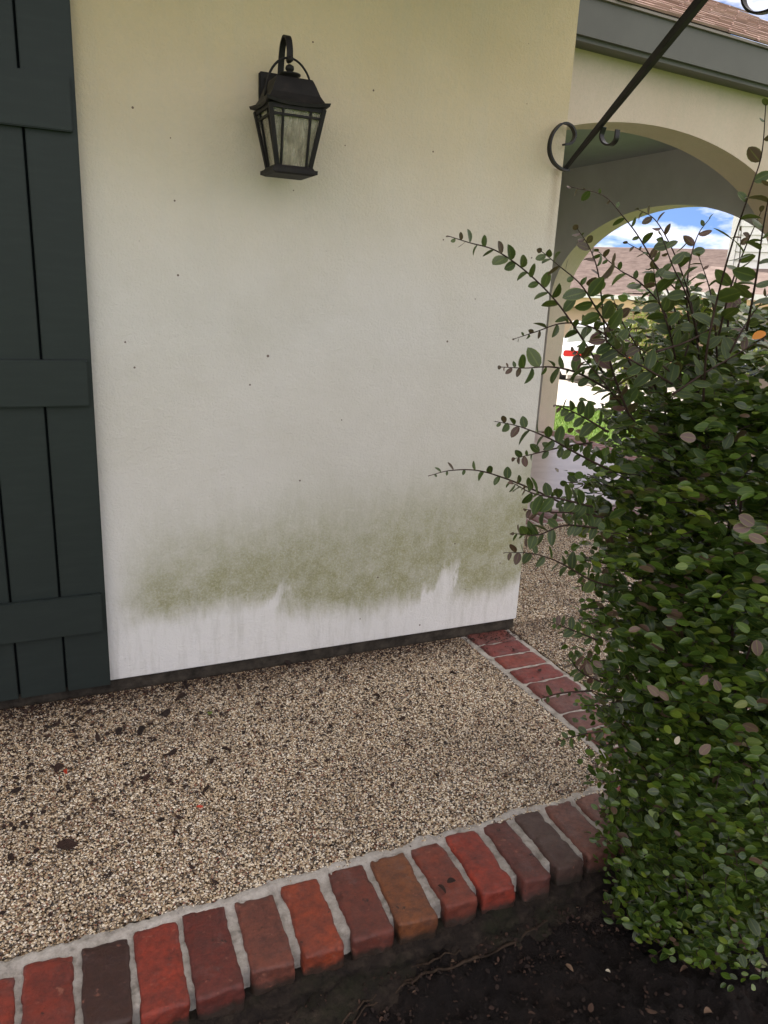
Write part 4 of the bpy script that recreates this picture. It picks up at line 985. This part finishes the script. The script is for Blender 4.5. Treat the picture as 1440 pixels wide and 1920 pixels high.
for sx in (-1, 1):
    for yy_ in (-1.35, 1.35):
        bm = bmesh.new(); bmesh.ops.create_cone(bm, cap_ends=True, segments=20, radius1=.31, radius2=.31, depth=.2, matrix=Matrix.Translation((sx*.80, yy_, .31)) @ Matrix.Rotation(math.pi/2, 4, 'Y')); obj('wheel', bm, TYRE, car)
# houses across the drive: both face back towards the porch
def quadbox(bm, o, ux, uy, a0, a1, b0, b1, z0, z1):
    vs = [bm.verts.new((o.x+ux.x*a+uy.x*b, o.y+ux.y*a+uy.y*b, z)) for z in (z0, z1) for a, b in ((a0, b0), (a1, b0), (a1, b1), (a0, b1))]
    for f in ((0, 1, 2, 3), (4, 5, 6, 7), (0, 1, 5, 4), (1, 2, 6, 5), (2, 3, 7, 6), (3, 0, 4, 7)): bm.faces.new([vs[i] for i in f])
bh = far(1150, 600, 27.0); fx = Vector((DV.y, -DV.x)); fx = Vector((fx.x*.97-DV.x*.24, fx.y*.97-DV.y*.24)).normalized(); fyv = Vector((-fx.y, fx.x))
if fyv.dot(DV) < 0: fyv = -fyv
gh = -.66
far_house = tag(empty('tan_house', (bh.x, bh.y, gh)), 'tan brick house with pinkish brown shingle roof across the driveway', 'house')
FM = Matrix.Translation((-bh.x, -bh.y, -gh))
def fh(o): o.parent = far_house; o.matrix_parent_inverse = FM; return o
def fq(name, mat, *a):
    bm = bmesh.new(); quadbox(bm, bh, fx, fyv, *a); bmesh.ops.recalc_face_normals(bm, faces=bm.faces); return fh(obj(name, bm, mat))
EZ = 1.42
fq('wall', FARWALL, -9, 8, .0, 8, gh-.5, EZ-.15)
fq('fascia', ORANGE, -9.4, 8.4, -.52, -.45, EZ-.42, EZ-.12); fq('gutter', WHITE, -9.4, 8.4, -.66, -.53, EZ-.12, EZ+.0)
fq('soffit', WHITE, -9.4, 8.4, -.44, -.003, EZ-.20, EZ-.14)
bm = bmesh.new()
def fpnt(a, b, z): return (bh.x+fx.x*a+fyv.x*b, bh.y+fx.y*a+fyv.y*b, z)
RH = 1.72
rv_ = [fpnt(-9.5, -.6, EZ), fpnt(8.5, -.6, EZ), fpnt(8.5, 4.2, EZ+RH), fpnt(-7.6, 4.2, EZ+RH), fpnt(-9.5, 9, EZ), fpnt(8.5, 9, EZ)]
V_ = [bm.verts.new(p) for p in rv_]
for f in ((0, 1, 2, 3), (3, 2, 5, 4), (0, 3, 4)): bm.faces.new([V_[i] for i in f])
fh(obj('roof', bm, FARROOF))
# shingle courses as raised strips on the far roof
for c_ in range(1, 40):
    t = c_/40; bm = bmesh.new(); a0 = -9.5+1.9*t
    y0_, z0_ = -.6+4.8*t, EZ+RH*t; th = .02
    vs = [bm.verts.new(p) for p in (fpnt(a0, y0_, z0_+.003), fpnt(8.5, y0_, z0_+.003), fpnt(8.5, y0_, z0_+.02), fpnt(a0, y0_, z0_+.02), fpnt(a0, y0_+.11, z0_+.0405), fpnt(8.5, y0_+.11, z0_+.0405))]
    bm.faces.new((vs[0], vs[1], vs[2], vs[3])); bm.faces.new((vs[3], vs[2], vs[5], vs[4])); fh(obj('shingle_course', bm, FARROOF))
fq('garage_door', simple('garage_door_tan', (.55, .40, .31), .8, .2), -4.2, .6, -.03, -.004, gh, .95)
fq('window', GREYW, 3.4, 4.8, -.04, -.004, -.1, .95)
# white lap-sided gable standing forward of it
gp = far(1347, 600, 17.0)
sid = tag(empty('white_sided_house', (gp.x, gp.y, -.5)), 'white house with horizontal lap siding at the right of the arch view', 'house')
SM_ = Matrix.Translation((-gp.x, -gp.y, .5))
def shp(o): o.parent = sid; o.matrix_parent_inverse = SM_; return o
def sq(name, mat, *a):
    bm = bmesh.new(); quadbox(bm, gp, fx, fyv, *a); bmesh.ops.recalc_face_normals(bm, faces=bm.faces); return shp(obj(name, bm, mat))
sq('wall', WHITE, 0.04, 6, .05, 5, -.6, 4.6)
sq('corner_board', WHITE, -.03, .10, -.03, .06, 2.05, 4.6)
k = 0; z = 2.0
while z < 4.5:
    bm = bmesh.new(); pts = [(.11, -.004, z), (6, -.004, z), (6, .03, z+.15), (.11, .03, z+.15), (.11, .045, z), (6, .045, z)]
    V_ = [bm.verts.new((gp.x+fx.x*a+fyv.x*b, gp.y+fx.y*a+fyv.y*b, zz_)) for a, b, zz_ in pts]
    bm.faces.new((V_[0], V_[1], V_[2], V_[3])); bm.faces.new((V_[4], V_[5], V_[1], V_[0])); shp(obj('siding_board', bm, WHITE)); z += .155; k += 1
bm = bmesh.new(); V_ = [bm.verts.new((gp.x+fx.x*a+fyv.x*b, gp.y+fx.y*a+fyv.y*b, zz_)) for a, b, zz_ in ((-.9, -1.2, 1.52), (6, -1.2, 1.52), (6, .03, 2.02), (-.3, .03, 2.02))]
bm.faces.new(V_); shp(obj('porch_roof', bm, FARROOF))
sq('fascia', ORANGE, -.9, 6, -1.22, -1.17, 1.30, 1.51); sq('gutter', WHITE, -.9, 6, -1.32, -1.23, 1.42, 1.52)
sq('window', GREYW, .7, 1.5, .0, .048, .3, 1.25); sq('window_frame', WHITE, 1.06, 1.12, -.03, -.002, .3, 1.25); sq('window', GREYW, 2.0, 2.8, .0, .048, .3, 1.25)
# yellow-green shrub in the sun
def shrub(name, px, py, s, r_, h, n, label, mat=YLEAF, sz=.05):
    c_ = far(px, py, s); g = gz(c_.x, c_.y); t = tag(empty(name, (0, 0, 0)), label, 'shrub')
    P = []; 
    while len(P) < n:
        v = RNG.uniform(-1, 1, 3)
        if .25 < np.linalg.norm(v) < 1+.15*fbm(*(v*2.2)): P.append((c_.x+v[0]*r_, c_.y+v[1]*r_, g+h/2+v[2]*h/2))
    P = np.array(P); leaves_mesh('foliage', P, RNG.normal(0, 1, (n, 3)), np.array([-.3, -.2, .8])+RNG.normal(0, .5, (n, 3)), RNG.uniform(.7, 1.3, n)*sz, RNG.uniform(0, 1, n), mat, t)
    bm = bmesh.new()
    for k in range(9):
        a = random.uniform(0, 6.28); tube(bm, [(c_.x+math.cos(a)*.05, c_.y+math.sin(a)*.05, g), (c_.x+math.cos(a)*r_*.6, c_.y+math.sin(a)*r_*.6, g+h*.75)], .012, 5)
    obj('stem', bm, STEM, t)
shrub('sunlit_shrub', 1212, 620, 16.5, .62, 1.75, 3200, 'yellow green sunlit shrub standing beside the white car')
shrub('low_shrub', 1150, 690, 22.8, .6, .8, 1500, 'low pale green shrub against the tan house wall')
shrub('round_shrub', 1400, 640, 15.0, .8, 1.1, 2200, 'round green shrub in front of the white sided house', YLEAF)
